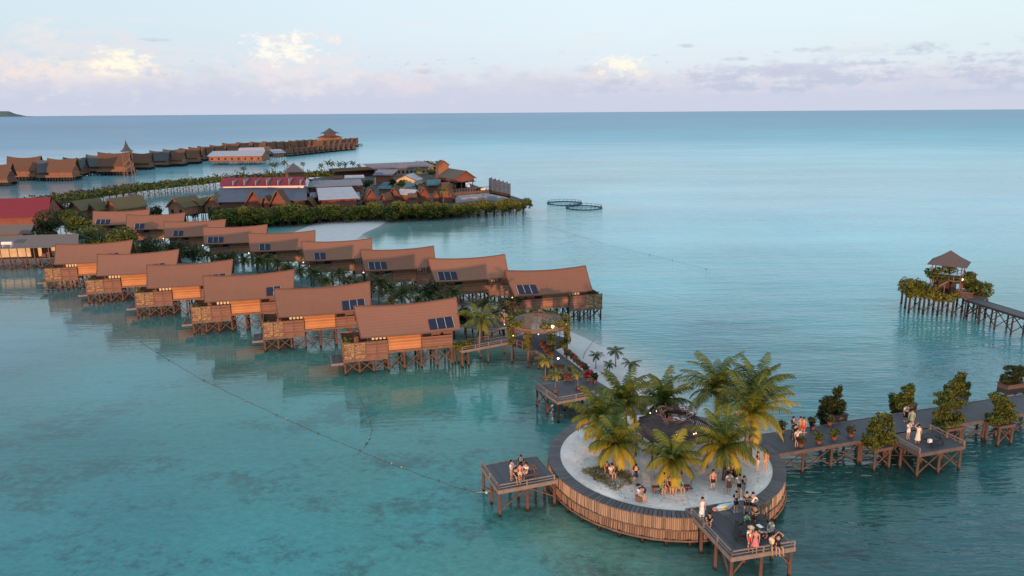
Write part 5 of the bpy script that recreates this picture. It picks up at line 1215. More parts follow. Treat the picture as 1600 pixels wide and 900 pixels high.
for i, x in enumerate(xs_):
    rr_ = random.Random(700 + i); xx = x + rr_.uniform(-3, 3); yy = float(np.interp(xx, fx, fy)) + .8
    p_ = Wp(xx, yy, 2.4); mk = 'leaf' if (i % 2) else 'leaf_yel'
    if 28 > i > 25: mk = 'leaf_yel'
    lab = ORD[i] + ' mangrove from the left in the row along the resort deck' if i < len(xs_) - 1 else 'rightmost mangrove of the resort, on thin posts over open water'
    key = (mk, i % 2); loc = (p_.x, p_.y - 1.6, 0); s_ = rr_.uniform(.92, 1.25) * (1.0 if x < 700 else .86)
    if key not in mprot: mprot[key] = mang(loc, s_, mk, 400 + len(mprot), lab, GMR)
    else: copy_tree(mprot[key], loc, i * 1.7, lab, None, s_)
# extra posts under the tip
tp = make_palm('coconut_palm', 5.5, (.3, 0), 2.0, 15, .4, 66, 'thin palm with a pale trunk standing in front of the rightmost A-frame hut', 'palm tree', 'palms of the resort', 'palm', .12, 10, .7, .16, False); tp.location = Wp(693, 326, 2.4)
tp2 = copy_tree(tp, Wp(656, 291, 2.4), 2, 'bushy palm behind the A-frame huts next to the white-roofed house', None, 1.1)
for i, (x, y) in enumerate([(648, 268), (658, 267.5), (668, 267), (679, 266.5)]):
    bush(x, y, 3.5, 3.4, 700, 'leaf', 500 + i, ORD[i] + ' clipped green shrub from the left below the white lattice of the long hall', size=.5, group='shrubs below the long hall', nb=4)
for i, (x, y, R, mk, lab) in enumerate([(596, 284, 2.0, 'leaf_yel', 'small yellow-green bush by the water tank'), (640, 288, 2.6, 'leaf', 'green bush in front of the white-roofed house'), (508, 290, 1.5, 'leaf', 'small bush between the grey shed roofs'), (574, 292, 2.4, 'leaf_dark', 'dark bush behind the A-frame hut right of the pale grey roofs'),
        (612, 290, 2.2, 'leaf_dark', 'dark bush right of the water tank'), (626, 293, 2.0, 'leaf', 'bush left of the pale house in the resort'), (657, 302, 2.4, 'leaf_dark', 'dark bush right of the white sloping roof'),
        (573, 306, 1.8, 'leaf_dark', 'dark bush at the corner of the pale grey roofs'), (489, 304, 2.2, 'leaf_dark', 'dark bush between the blue-grey roof and the pale grey roofs'), (486, 312, 1.8, 'leaf_yel', 'yellow-green bush beside the small orange gabled hut'),
        (704, 301, 2.2, 'leaf_brown', 'brownish bush between the rightmost A-frame hut and the open restaurant'), (748, 302, 1.8, 'leaf_dark', 'dark bush on the terrace by the pole fence'), (545, 286, 2.0, 'leaf_dark', 'dark bush behind the grey metal shed roof'), (676, 276, 2.4, 'leaf', 'green bush behind the low teal roof')]):
    bush(x, y, 3.0, R, 500, mk, 520 + i, lab, size=.4, nb=4)

# planted causeway behind
cz = 2.5
CW = [(-60, 334), (30, 326), (85, 320), (150, 308), (220, 298), (290, 290), (345, 284), (470, 277), (580, 273)]
CWp = [Wp(x, y, cz) for x, y in CW]
cwy = root('causeway', (0, 0, 0), 0, 'long planted causeway on pale trestle posts crossing behind the orange huts', 'causeway')
b = MB(); wv_ = []
nrm = []
for i, p_ in enumerate(CWp):
    d_ = (CWp[min(i + 1, len(CWp) - 1)] - CWp[max(i - 1, 0)]); d_.z = 0; d_.normalize(); nrm.append(Vector((-d_.y, d_.x, 0)))
WID = 16
for i in range(len(CWp) - 1):
    a, c_ = CWp[i], CWp[i + 1]; b.slab([(a.x, a.y), (c_.x, c_.y), (c_ + nrm[i + 1] * WID)[:2], (a + nrm[i] * WID)[:2]], cz - .3, cz)
b.build('deck_floor', mat('causeway_soil', (.09, .075, .06), .95, .3, .2), cwy)
cnt = 0; b2 = MB()
for i in range(len(CWp) - 1):
    a, c_ = CWp[i], CWp[i + 1]; n_ = int((c_ - a).length / 3.0)
    for k in range(n_):
        q_ = a.lerp(c_, k / n_); r_ = a.lerp(c_, (k + 1) / n_)
        if cnt < 95: put_stilts(cwy, [(q_.x, q_.y)], cz - .3, .15, 'stilt_dark'); cnt += 1
        b2.beam((q_.x, q_.y, .3), (r_.x, r_.y, cz - .4), .1, .1); b2.beam((q_.x, q_.y, cz - .4), (r_.x, r_.y, .3), .1, .1)
        b2.tube((q_.x + nrm[i].x * WID, q_.y + nrm[i].y * WID, -.5), (q_.x + nrm[i].x * WID, q_.y + nrm[i].y * WID, cz - .3), .14, n=5)
o = b2.build('trestle', M['stilt_dark'], cwy); o['kind'] = 'stuff'
def hedge(name, off0, off1, h_, dens, mk, seed, i0=0, i1=None, size=.55, bump_=1.0):
    rg = np.random.default_rng(seed); Vs = []; i1 = i1 or len(CWp) - 1
    for i in range(i0, i1):
        a, c_ = CWp[i], CWp[i + 1]; L = (c_ - a).length; n_ = int(L * dens)
        t1 = rg.random(n_); o1 = rg.uniform(off0, off1, n_); base = np.array(a[:2])[None] + t1[:, None] * np.array((c_ - a)[:2])[None] + o1[:, None] * np.array(nrm[i][:2])[None]
        s_ = t1 * L + i * 50; hh = h_ * (.65 + .35 * np.sin(s_ * .31) * np.sin(s_ * .83 + 1) + .2 * np.sin(s_ * 2.1 + o1)) * bump_
        z = cz - .4 + rg.random(n_) ** .6 * np.maximum(hh, .5)
        P_ = np.concatenate([base, z[:, None]], 1); nn = rg.normal(size=(n_, 3)) + np.array([0, -.4, .6]); nn /= np.linalg.norm(nn, axis=1)[:, None]
        u_ = np.cross(nn, rg.normal(size=(n_, 3))); u_ /= np.linalg.norm(u_, axis=1)[:, None]; v_ = np.cross(nn, u_); sz = size * rg.uniform(.6, 1.3, n_)[:, None]
        Vs.append(np.stack([P_ - u_ * sz, P_ - v_ * sz * .6, P_ + u_ * sz, P_ + v_ * sz * .6], 1).reshape(-1, 3))
    V = np.concatenate(Vs); tag(npmesh(name, V, np.arange(len(V)).reshape(-1, 4), M[mk]), kind='stuff')
hedge('green_shrubbery', -.8, 4.5, 2.6, 26, 'leaf', 1); hedge('dry_shrubbery', 3.5, 16, 2.3, 44, 'leaf_brown', 2)
hedge('dry_shrubbery', 3, 9, 4.2, 18, 'leaf_brown', 3, 6, 8)
GFP = 'small palms on the causeway'
fp = None
rp = random.Random(12)
for i, (x, y) in enumerate([(425, 266), (431, 269), (446, 265), (453, 267), (464, 268), (474, 265), (502, 266), (513, 266), (520, 268), (532, 267), (541, 266), (552, 266), (561, 266), (381, 274)]):
    lab = ORD[i] + ' small palm from the left on the causeway behind the resort' if i < 13 else 'lone leaning palm left of the others on the causeway, above the crimson roof'
    loc = Wp(x, y + 6, cz); sc_ = rp.uniform(.8, 1.25)
    if fp is None: fp = make_palm('coconut_palm', 4.5, (.2, 0), 1.9, 12, .2, 67, lab, 'palm tree', GFP, 'palm_dark', .14, 8, .8, .22, False); fp.location = loc
    else: copy_tree(fp, loc, i, lab, None, sc_)

# ------------------------------------------------------------------ far village of saddle-roofed huts
def far_hut(label, group, rm, wm):
    h = root('saddle_roof_hut', (0, 0, 0), 0, label, 'hut', group); n = 6; b = MB()
    for sg in (-1, 1):
        vs = []
        for i in range(n + 1):
            t_ = -1 + 2 * i / n; vs += [(6.2 * t_, 0, 9.4 + .9 * t_ * t_), (5.6 * t_, sg * 2.3, 6.4 + .3 * t_ * t_), (5.1 * t_, sg * 4.6, 4.0)]
        fs = []
        for i in range(n):
            for j in range(2): q_ = (i * 3 + j, (i + 1) * 3 + j, (i + 1) * 3 + j + 1, i * 3 + j + 1); fs.append(q_ if sg > 0 else q_[::-1])
        b.add(vs, fs)
    b.build('roof', M[rm], h)
    b = MB(); b.box(-4.6, 4.6, -3.8, 3.6, 2.0, 4.6)
    for x in (-4.6, 4.6): b.add([(x, -3.6, 4.8), (x, 3.6, 4.8), (x, 0, 9.0)], [(0, 1, 2)])
    b.build('wall', M[wm], h); b = MB(); b.box(-5.4, 5.4, -5.2, 4.2, 1.7, 2.0); b.box(-5.4, 5.4, -5.2, -5.1, 2.0, 2.8); b.build('deck_floor', M['timber'], h)
    b = MB()
    for x in (-5.2, -4, -2.9, -1.7, -.6, .6, 1.7, 2.9, 4, 5.2):
        for y in (-5, -1.5, 1, 4): b.tube((x, y, -.5), (x, y, 1.75), .2, n=5)
    b.box(-5.2, 5.2, -2.6, -2.5, .2, 1.7); b.box(-5.2, 5.2, 3.0, 3.1, .2, 1.7)  # dark backing sheets between the posts, standing in for shade under the deck
    b.build('stilts', M['stilt_dark'], h)['kind'] = 'stuff'
    b = MB(); b.box(4.7, 4.76, -.3, .3, 6.6, 7.2); b.build('vent', M['cream'], h)
    return h
GFV = 'saddle-roofed huts of the far village'
fh = {}
F1 = [(-2, 258, 34, 'd', 0), (39, 251.5, 42, 'b', 0), (80, 252, 34, 'g', 1), (98, 252, 38, 'b', 0), (117, 247.5, 30, 'g', 1), (154, 244.5, 32, 'g', 1), (180, 245.5, 44, 'b', 0), (188, 241.5, 30, 'g', 1), (222, 240, 28, 'd', 0), (250, 237, 28, 'g', 0), (274, 236, 28, 'b', 0), (268, 233.5, 24, 'g', 1),
      (298, 233.5, 27, 'b', 0), (292, 231.5, 22, 'd', 1), (308, 230.5, 24, 'd', 1), (322, 229.3, 24, 'd', 1), (341, 227.8, 24, 'd', 1), (361, 225.3, 25, 'd', 1), (383, 223.9, 24, 'd', 1), (404, 222.9, 23, 'd', 1), (421, 221.3, 20, 'b', 1), (435, 219.8, 17, 'b', 1), (446, 219.3, 15, 'b', 1),
      (458, 217.8, 14, 'b', 1), (469, 217.2, 13, 'b', 1), (479.5, 216.6, 13, 'b', 1), (489, 216.2, 12, 'b', 1), (499, 217.6, 13, 'b', 1), (509, 217.0, 13, 'b', 1), (518, 216.4, 13, 'b', 1), (527.5, 215.8, 13, 'd', 1), (537, 215.0, 13, 'd', 1), (545, 214.4, 13, 'd', 1), (553, 213.8, 13, 'd', 1)]
nb = 0
for i, (px, py, wpx, kd, rk) in enumerate(F1):
    p_ = Wp(px, py, 9.2); s_ = wpx / F_PX * p_.length / 12.4
    lab = ORD[i] + ' saddle roof from the left in the far village' if i < 30 else ['fourth', 'third', 'second', 'first'][i - 30] + ' saddle roof from the seaward right end of the far village'
    loc = (p_.x, p_.y, 0); sc = (s_, max(s_, .9), max(s_ ** .5, .85))
    if kd not in fh:
        fh[kd] = far_hut(lab, GFV, {'b': 'roof_far', 'd': 'roof_far', 'g': 'roof_dark'}[kd], {'b': 'wall_far', 'd': 'wall_dark', 'g': 'wall_dark'}[kd]); fh[kd].location = loc; fh[kd].scale = sc; fh[kd].rotation_euler.z = .12
    else: copy_tree(fh[kd], loc, .12, lab, None, sc)
for i in range(13):                                  # front rank toward the point
    px = 452 + i * 8.1; py = 224.6 - i * .62; p_ = Wp(px, py, 9.2); s_ = 12 / F_PX * p_.length / 12.4
    copy_tree(fh['d'], (p_.x, p_.y, 0), .1, ORD[i] + ' low dark hut from the left in the lower rank of the far pier', 'low dark huts of the far pier', (s_, 1.0, .62))
fd = root('village_pier', (0, 0, 0), 0, 'dark pier platform under the far village huts running out to the point', 'pier')
fpts = [(440, 241, 0), (555, 226.5, 0)]; b = MB(); a, c_ = Wp(436, 241, 1.8), Wp(566, 225, 1.8); dd_ = (c_ - a).normalized(); nn_ = Vector((-dd_.y, dd_.x, 0))
b.slab([(a.x, a.y), (c_.x, c_.y), (c_ + nn_ * 20)[:2], (a + nn_ * 30)[:2]], 1.6, 2.0); b.build('deck_floor', M['timber_dark'], fd)
for k in range(60): q_ = a.lerp(c_, k / 59); put_stilts(fd, [(q_.x, q_.y)], 1.6, .25, 'stilt_dark')
wh = roofed('white_roof_hall', 'long white-roofed hall with an orange wall on the near side of the far village', 'hall', (323, 244, 5.6), (410, 243, 5.6), (332, 236, 8.2), (415, 235, 8.2), 'roof_tin', 'wall_far', 2.2, win=8, inset=.8)
roofed('white_roof_hall', 'second white roof just behind the long white-roofed hall', 'hall', (371, 237, 7), (414, 236, 7), (374, 231.5, 9.4), (413, 230.5, 9.4), 'roof_tin', 'wall_far', 2.2)
roofed('boat_shed', 'small hut with a pale metal roof at the seaward end of the white-roofed hall', 'hut', (428, 239.5, 5), (447, 238.5, 5), (424, 234, 7.5), (441, 233, 7.5), 'roof_tin', 'wall_far', 2.4)
roofed('boat_shed', 'olive-roofed hut between the white-roofed hall and the far pier', 'hut', (412, 233, 6), (426, 232.5, 6), (414, 229, 8), (425, 228.7, 8), 'roof_olive', 'wall_far', 2.4)
# timber tower of the far village
tb = Wp(203, 274.5, 0); t_ = root('timber_tower', tb, .1, 'tall open timber tower with a pointed flared roof in the far village', 'tower'); b = MB()
for (x, y) in ((-2.2, -2.2), (2.2, -2.2), (2.2, 2.2), (-2.2, 2.2)): b.tube((x, y, -.5), (x * .75, y * .75, 14), .28, .22, 6)
b.build('post', M['timber'], t_); b = MB()
for z in (2.6, 6, 9.5, 12.5): b.box(-2.3 + z * .03, 2.3 - z * .03, -2.3 + z * .03, 2.3 - z * .03, z, z + .25)
b.build('landing', M['wall_dark'], t_); b = MB()
for z in (2.8, 6.2): b.beam((-2, -2.2, z), (2, -2.0, z + 3.2), .3, .5)
b.beam((2.4, -2.2, 0), (4.4, -2.2, 0), .2, .2); b.beam((3.9, -2.4, -.2), (2.6, -2.3, 9.0), .25, .25); b.build('stairs', M['timber'], t_)
b = MB(); b.lathe([(3.9, 13.6), (2.4, 14.6), (1.2, 16.4), (.5, 18.2), (.05, 20.0)], 4); b.build('roof', M['roof_dark'], t_); t_.scale = (.92,) * 3
# two-storey pavilion behind the far pier
pb_ = Wp(516, 222, 2); t_ = root('lookout_pavilion', (pb_.x, pb_.y, 0), .2, 'two-storey pavilion with a pyramid roof behind the far pier', 'lookout')
b = MB(); b.box(-12, 12, -6, 6, 3.4, 6.8); b.build('lower_storey', M['wall_far'], t_); b = MB(); b.box(-8, 8, -5, 5, 6.8, 7.1); b.box(-6, 6, -3, 3, 7.1, 11); b.build('upper_storey', M['wall_dark'], t_)
b = MB(); b.lathe([(14, 6.6), (8, 8.6), (7, 8.7)], 4); b.build('lower_roof', M['roof_far'], t_)
b = MB(); b.lathe([(10.5, 11), (5, 13), (.1, 16.5)], 4); b.build('roof', M['roof_dark'], t_)
put_stilts(t_, [(x, y) for x in (-10, 0, 10) for y in (-5, 5)], 3.4, .3, 'stilt_dark')

# ------------------------------------------------------------------ fish pens, float lines
GFI = 'floating ring pens'
def pen(px, py, label):
    c_ = Wp(px, py, 0); t_ = root('fish_pen', c_, 0, label, 'fish pen', GFI); R_ = 6.0
    for (z, r_, dr) in ((.1, .12, 0), (.1, .12, -.5)):
        b = MB(); b.path([((R_ + dr) * math.cos(k * math.pi / 24), (R_ + dr) * math.sin(k * math.pi / 24), z) for k in range(49)], [r_] * 49, 6); b.build('float_ring', M['ring'], t_)
    b = MB(); b.path([((R_ - .2) * math.cos(k * math.pi / 24), (R_ - .2) * math.sin(k * math.pi / 24), .85) for k in range(49)], [.05] * 49, 5)
    for k in range(24): a = k * math.pi / 12; b.tube((R_ * math.cos(a), R_ * math.sin(a), 0), ((R_ - .2) * math.cos(a), (R_ - .2) * math.sin(a), .9), .07, n=5)
    b.build('handrail', M['ring'], t_); return t_
pen(882, 318, 'farther of the two black floating fish pens'); pen(912.5, 325, 'nearer of the two black floating fish pens, overlapping the other')
def float_line(pts, label, nf, seed, rr=.015):
    t_ = root('float_line', (0, 0, 0), 0, label, 'float line', 'float lines'); rg = random.Random(seed); P_ = []
    for i in range(len(pts) - 1):
        a, c_ = Wp(*pts[i], .03), Wp(*pts[i + 1], .03)
        for k in range(6): q_ = a.lerp(c_, k / 6); q_.x += rg.uniform(-.06, .06); q_.y += rg.uniform(-.08, .08); P_.append(q_)
    P_.append(Wp(*pts[-1], .03)); b = MB(); b.path(P_, [rr] * len(P_), 5); b.build('rope', M['rope'], t_)
    tot = len(P_) - 1
    for k in range(nf):
        u_ = (k + rg.uniform(.2, .8)) / nf * tot; i = int(u_); q_ = P_[i].lerp(P_[min(i + 1, tot)], u_ - i); s_ = .035 if rg.random() < .85 else .1
        b = MB(); b.ell((q_.x, q_.y, .06), (s_, s_, s_), 6, 5); b.build('float', M['float' if s_ > .1 or rg.random() < .4 else 'rope'], t_)
    return t_
float_line([(182, 500), (205, 525), (260, 560), (322, 596), (388, 628), (455, 658), (502, 679), (560, 703), (590, 716), (640, 735), (700, 757), (740, 767), (770, 769)], 'long rope with small floats running from the front row to the left viewing deck', 60, 1)
float_line([(556, 608), (566, 630), (578, 655), (581, 672), (575, 690), (568, 700)], 'short curved rope with floats near the nearest chalet', 14, 2)
float_line([(850, 352), (960, 385), (1040, 404), (1110, 422)], 'faint rope far out on the lagoon between the fish pens and the open water', 8, 3, .009)
t_ = root('mooring_rope', (0, 0, 0), 0, 'thin line lying across the sandbank right of the pavilion', 'rope'); b = MB(); b.path([Wp(*q_, .42) for q_ in ((928, 531), (922, 540), (914, 550), (911, 560))], [.03] * 4, 5); b.build('rope', M['rope'], t_)
t_ = root('mooring_rope', (0, 0, 0), 0, 'rope with white floats tied to the corner post of the left viewing deck', 'rope'); b = MB(); a_ = Wp(770, 766, .9); b.path([Wp(745, 769, .05), Wp(758, 769, .3), Wp(769, 766, .7)], [.04] * 3, 5); b.build('rope', M['float'], t_)
b = MB(); q_ = Wp(760, 769, .2); b.ell(q_, (.16, .16, .12), 6, 5); b.build('float', M['white'], t_)
# ------------------------------------------------------------------ people
SK = [newmat('skin')[0] for _ in range(1)]
def flat(name, c_, rough=.8): return mat(name, c_, rough, .12, 4.0)
skinA = flat('skin_light', (.5, .3, .2), .55); skinB = flat('skin_tan', (.36, .2, .13), .55)
CL = {k: flat('cloth_' + k, v) for k, v in dict(white=(.75, .73, .72), black=(.015, .015, .018), teal=(.04, .3, .3), green=(.03, .3, .16), red=(.55, .06, .04), pink=(.62, .2, .22), orange=(.6, .25, .05), brown=(.22, .1, .06),
      grey=(.3, .3, .33), navy=(.03, .05, .12), beige=(.55, .45, .33), sage=(.25, .38, .25), blue=(.08, .22, .5), cream=(.68, .62, .5)).items()}
hairB = flat('hair_black', (.012, .01, .01)); hairS = flat('straw_hat', (.55, .42, .25))
def pose(kind):
    """joints; the figure faces -y"""
    J = dict(pel=(0, 0, .93), wst=(0, .0, 1.08), chs=(0, .01, 1.3), nck=(0, .01, 1.46), jaw=(0, -.015, 1.55), skl=(0, 0, 1.64), top=(0, .01, 1.72))
    def arm(s, sh, el, wr): J['sh' + s] = sh; J['el' + s] = el; J['wr' + s] = wr
    def leg(s, hp, kn, an): J['hp' + s] = hp; J['kn' + s] = kn; J['an' + s] = an
    leg('L', (.09, 0, .88), (.1, -.02, .48), (.11, .02, .08)); leg('R', (-.09, 0, .88), (-.11, -.03, .48), (-.13, .0, .08))
    arm('L', (.18, .01, 1.41), (.24, .03, 1.14), (.23, -.08, .9)); arm('R', (-.18, .01, 1.41), (-.24, .04, 1.14), (-.24, -.06, .9))
    if kind == 'walk': leg('L', (.09, 0, .88), (.1, -.16, .5), (.1, -.14, .1)); leg('R', (-.09, 0, .88), (-.1, .06, .48), (-.1, .28, .13)); arm('R', (-.18, .01, 1.41), (-.24, -.08, 1.15), (-.22, -.28, 1.0))
    if kind == 'phone': arm('R', (-.18, .01, 1.41), (-.23, -.08, 1.16), (-.08, -.3, 1.3)); arm('L', (.18, .01, 1.41), (.23, -.08, 1.16), (.06, -.3, 1.28))
    if kind == 'out': arm('L', (.18, .01, 1.41), (.42, -.05, 1.3), (.66, -.15, 1.3))
    if kind == 'up': arm('L', (.18, .01, 1.41), (.38, -.02, 1.62), (.12, -.04, 1.86)); arm('R', (-.18, .01, 1.41), (-.38, -.02, 1.62), (-.12, -.04, 1.86))
    if kind == 'one_up': arm('R', (-.18, .01, 1.41), (-.38, -.02, 1.58), (-.2, -.08, 1.82))
    if kind == 'hips': arm('L', (.18, .01, 1.41), (.4, .06, 1.2), (.18, -.06, 1.04)); arm('R', (-.18, .01, 1.41), (-.4, .06, 1.2), (-.18, -.06, 1.04))
    if kind == 'bend':
        J.update(wst=(0, -.12, 1.02), chs=(0, -.32, 1.08), nck=(0, -.46, 1.12), jaw=(0, -.55, 1.12), skl=(0, -.62, 1.16), top=(0, -.68, 1.2)); arm('L', (.18, -.4, 1.1), (.2, -.45, .84), (.16, -.55, .62)); arm('R', (-.18, -.4, 1.1), (-.2, -.45, .84), (-.16, -.55, .62))
    if kind in ('sit', 'sit_up', 'sit_lean'):
        dz = -.43
        for k in ('pel', 'wst', 'chs', 'nck', 'jaw', 'skl', 'top'): x, y, z = J[k]; J[k] = (x, y + (0 if kind != 'sit_lean' else -.25 * max(0, z - .93)), z + dz)
        leg('L', (.1, -.02, .47), (.14, -.44, .5), (.13, -.48, .08)); leg('R', (-.1, -.02, .47), (-.14, -.44, .5), (-.13, -.46, .08))
        arm('L', (.18, .0, .98), (.23, -.12, .74), (.14, -.34, .6)); arm('R', (-.18, .0, .98), (-.23, -.12, .74), (-.14, -.34, .6))
        if kind == 'sit_up': arm('L', (.18, .01, .98), (.38, -.02, 1.19), (.12, -.04, 1.42)); arm('R', (-.18, .01, .98), (-.38, -.02, 1.19), (-.12, -.04, 1.42))
    if kind == 'crouch':
        for k in ('pel', 'wst', 'chs', 'nck', 'jaw', 'skl', 'top'): x, y, z = J[k]; J[k] = (x, y - .45 * max(0, z - .93), z - .62 - .05 * (z - .93))
        leg('L', (.1, -.05, .3), (.16, -.42, .45), (.13, -.3, .08)); leg('R', (-.1, -.05, .3), (-.16, -.4, .42), (-.13, -.26, .08))
        arm('L', (.18, -.22, .76), (.22, -.4, .56), (.12, -.5, .45)); arm('R', (-.18, -.22, .76), (-.22, -.4, .56), (-.12, -.5, .45))
    if kind == 'ground':
        for k in ('pel', 'wst', 'chs', 'nck', 'jaw', 'skl', 'top'): x, y, z = J[k]; J[k] = (x, y + .0, z - .8)
        leg('L', (.1, -.05, .11), (.16, -.4, .36), (.13, -.72, .07)); leg('R', (-.1, -.05, .11), (-.16, -.45, .3), (-.13, -.8, .07))
        arm('L', (.18, .0, .6), (.24, -.14, .38), (.2, -.34, .34)); arm('R', (-.18, .0, .6), (-.24, -.14, .38), (-.2, -.34, .3))
    for s in 'LR':
        an = Vector(J['an' + s]); J['ft' + s] = tuple(an + Vector((0, -.16, -.045))); J['hl' + s] = tuple(an + Vector((0, .05, -.04)))
        wr = Vector(J['wr' + s]); el = Vector(J['el' + s]); d_ = (wr - el).normalized(); J['pm' + s] = tuple(wr + d_ * .075)
    return J
RADS = dict(pel=.135, wst=.115, chs=.14, nck=.055, jaw=.072, skl=.098, top=.07, shL=.07, shR=.07, elL=.042, elR=.042, wrL=.028, wrR=.028, pmL=.034, pmR=.034, hpL=.095, hpR=.095, knL=.06, knR=.06, anL=.04, anR=.04, ftL=.035, ftR=.035, hlL=.034, hlR=.034)
EDG = [('pel', 'wst'), ('wst', 'chs'), ('chs', 'nck'), ('nck', 'jaw'), ('jaw', 'skl'), ('skl', 'top')] + [(a + s, b_ + s) for s in 'LR' for a, b_ in (('sh', 'el'), ('el', 'wr'), ('wr', 'pm'), ('hp', 'kn'), ('kn', 'an'), ('an', 'ft'), ('an', 'hl'))] + [('chs', 'shL'), ('chs', 'shR'), ('pel', 'hpL'), ('pel', 'hpR')]
pending = []
def skinobj(name, V, E, Rr, rooti, mt, parent, lv=1):
    me = bpy.data.meshes.new(name); me.from_pydata(V, E, []); o = bpy.data.objects.new(name, me); col.objects.link(o); o.parent = parent
    md = o.modifiers.new('skin', 'SKIN'); md.use_smooth_shade = True; md.branch_smoothing = .6
    sv = me.skin_vertices[0].data
    for i, r_ in enumerate(Rr): sv[i].radius = (r_, r_) if not isinstance(r_, tuple) else r_
    for i in range(len(V)): sv[i].use_root = (i == rooti)
    if lv: s_ = o.modifiers.new('sub', 'SUBSURF'); s_.levels = lv; s_.render_levels = lv
    pending.append((o, mt)); return o
def person(loc, rz, kind, label, top=None, bottom=None, skirt=None, hair='short', hat=False, skin=0, group=None, s_=1.0, dress=None):
    t_ = root('person', loc, rz, label, 'person', group); t_.scale = (s_,) * 3
    J = pose(kind); names = list(J.keys()); V = [J[k] for k in names]; idx = {k: i for i, k in enumerate(names)}
    E = [(idx[a], idx[b_]) for a, b_ in EDG]; Rr = [RADS[k] for k in names]
    # nose, ears
    def addv(p_, r_, con): V.append(tuple(p_)); Rr.append(r_); E.append((con, len(V) - 1)); return len(V) - 1
    sk = Vector(J['skl']); jw = Vector(J['jaw']); fwd = Vector((0, -1, 0)) if kind != 'bend' else Vector((0, -.35, -.94))
    addv(sk * .55 + jw * .45 + fwd * .115, .014, idx['jaw'])
    for s in 'LR':
        pm = Vector(J['pm' + s]); d_ = (pm - Vector(J['wr' + s])).normalized(); sg = 1 if s == 'L' else -1
        ac = d_.cross(Vector((1, 0, 0))); ac = ac.normalized() if ac.length > .1 else Vector((0, 1, 0)); curl = Vector((-sg, 0, 0)) * .35
        for k, ln in enumerate((.062, .072, .067, .05)):
            m1 = addv(pm + d_ * .035 + ac * (.03 - k * .02), .009, idx['pm' + s]); m2 = addv(Vector(V[m1]) + (d_ + curl * .5).normalized() * ln * .5, .008, m1); addv(Vector(V[m2]) + (d_ + curl * 1.5).normalized() * ln * .5, .007, m2)
        th = addv(Vector(J['wr' + s]) + d_ * .025 + ac * .035, .011, idx['wr' + s]); addv(Vector(V[th]) + (d_ + ac * .5).normalized() * .04, .009, th)
    skinobj('body', V, E, Rr, idx['pel'], skinB if skin else skinA, t_)
    def garment(nm, keys, edges, rads, mt):
        ii_ = {k: i for i, k in enumerate(keys)}
        Vg = [J[k] if k in J else k for k in keys]
        return skinobj(nm, Vg, [(ii_[a], ii_[b_]) for a, b_ in edges], rads, 0, mt, t_)
    def lerp(a, b_, u_): return tuple(Vector(J[a]).lerp(Vector(J[b_]), u_))
    if top:
        J['slL'] = lerp('shL', 'elL', .7); J['slR'] = lerp('shR', 'elR', .7); J['lo'] = lerp('pel', 'wst', .2); J['nk'] = lerp('chs', 'nck', .5)
        garment('shirt', ['wst', 'lo', 'chs', 'nk', 'shL', 'slL', 'shR', 'slR'], [('wst', 'lo'), ('wst', 'chs'), ('chs', 'nk'), ('chs', 'shL'), ('shL', 'slL'), ('chs', 'shR'), ('shR', 'slR')], [.14, .155, .165, .09, .085, .075, .085, .075], CL[top])
    if bottom:
        u_ = .65; 
        J['tL'] = lerp('hpL', 'knL', u_); J['tR'] = lerp('hpR', 'knR', u_)
        garment('shorts', ['pel', 'wst', 'hpL', 'tL', 'hpR', 'tR'], [('pel', 'wst'), ('pel', 'hpL'), ('hpL', 'tL'), ('pel', 'hpR'), ('hpR', 'tR')], [.152, .125, .115, .1, .115, .1], CL[bottom])
    if dress or skirt:
        mt = CL[dress or skirt]; b = MB()
        if kind in ('sit', 'sit_up', 'sit_lean', 'crouch', 'ground'):
            J['tL'] = lerp('hpL', 'knL', .95); J['tR'] = lerp('hpR', 'knR', .95)
            garment('dress', ['pel', 'wst', 'chs', 'hpL', 'tL', 'hpR', 'tR'], [('pel', 'wst'), ('wst', 'chs'), ('pel', 'hpL'), ('hpL', 'tL'), ('pel', 'hpR'), ('hpR', 'tR')], [.16, .14, .155, .13, .12, .13, .12], mt)
        else:
            lowz = .28 if dress else .5
            prof = [(.255, lowz), (.24, lowz + .12), (.2, .72), (.175, .9), (.135, 1.07)] + ([(.155, 1.2), (.165, 1.32), (.13, 1.4), (.06, 1.43)] if dress else [])
            n_ = 14; b.lathe([(r_, z) for r_, z in prof], n_)
            b.v = [(x * (1.0 if z > 1.1 else 1.0 + .08 * math.sin(6 * math.atan2(y, x))) * (1.1 if z > 1.15 else 1), y * .72, z) for (x, y, z) in b.v]
            b.build('dress' if dress else 'skirt', mt, t_, smooth=True)
    hd = Vector(J['skl']); b = MB(); b.ell(hd + Vector((0, .025, .02)), (.108, .115, .115), 10, 7)
    if hair == 'long': b.ell(hd + Vector((0, .085, -.14)), (.1, .055, .19), 8, 6)
    if hair == 'bun': b.ell(hd + Vector((0, .1, .09)), (.055, .055, .055), 8, 5)
    b.build('hair', hairB, t_, smooth=True)
    if hat:
        b = MB(); b.lathe([(.24, .045), (.12, .07), (.11, .14), (.01, .16)], 14); b.v = [(x + hd.x, y + hd.y, z + hd.z) for x, y, z in b.v]; b.build('hat', hairS, t_, smooth=True)
    return t_
D = 2.35; S_ = 2.34
def P2(px, py, z=D): return Wp(px, py, z)
def face(px, py, tx, ty, z=D):     # heading so that the figure faces the target pixel
    a, c_ = P2(px, py, z), P2(tx, ty, z); d_ = c_ - a; return math.atan2(d_.x, -d_.y)
GLJ, GIS, GJB, GRW = 'people on the left viewing deck', 'people on the round terrace', 'people on the lower right viewing deck', 'people on the right boardwalk'
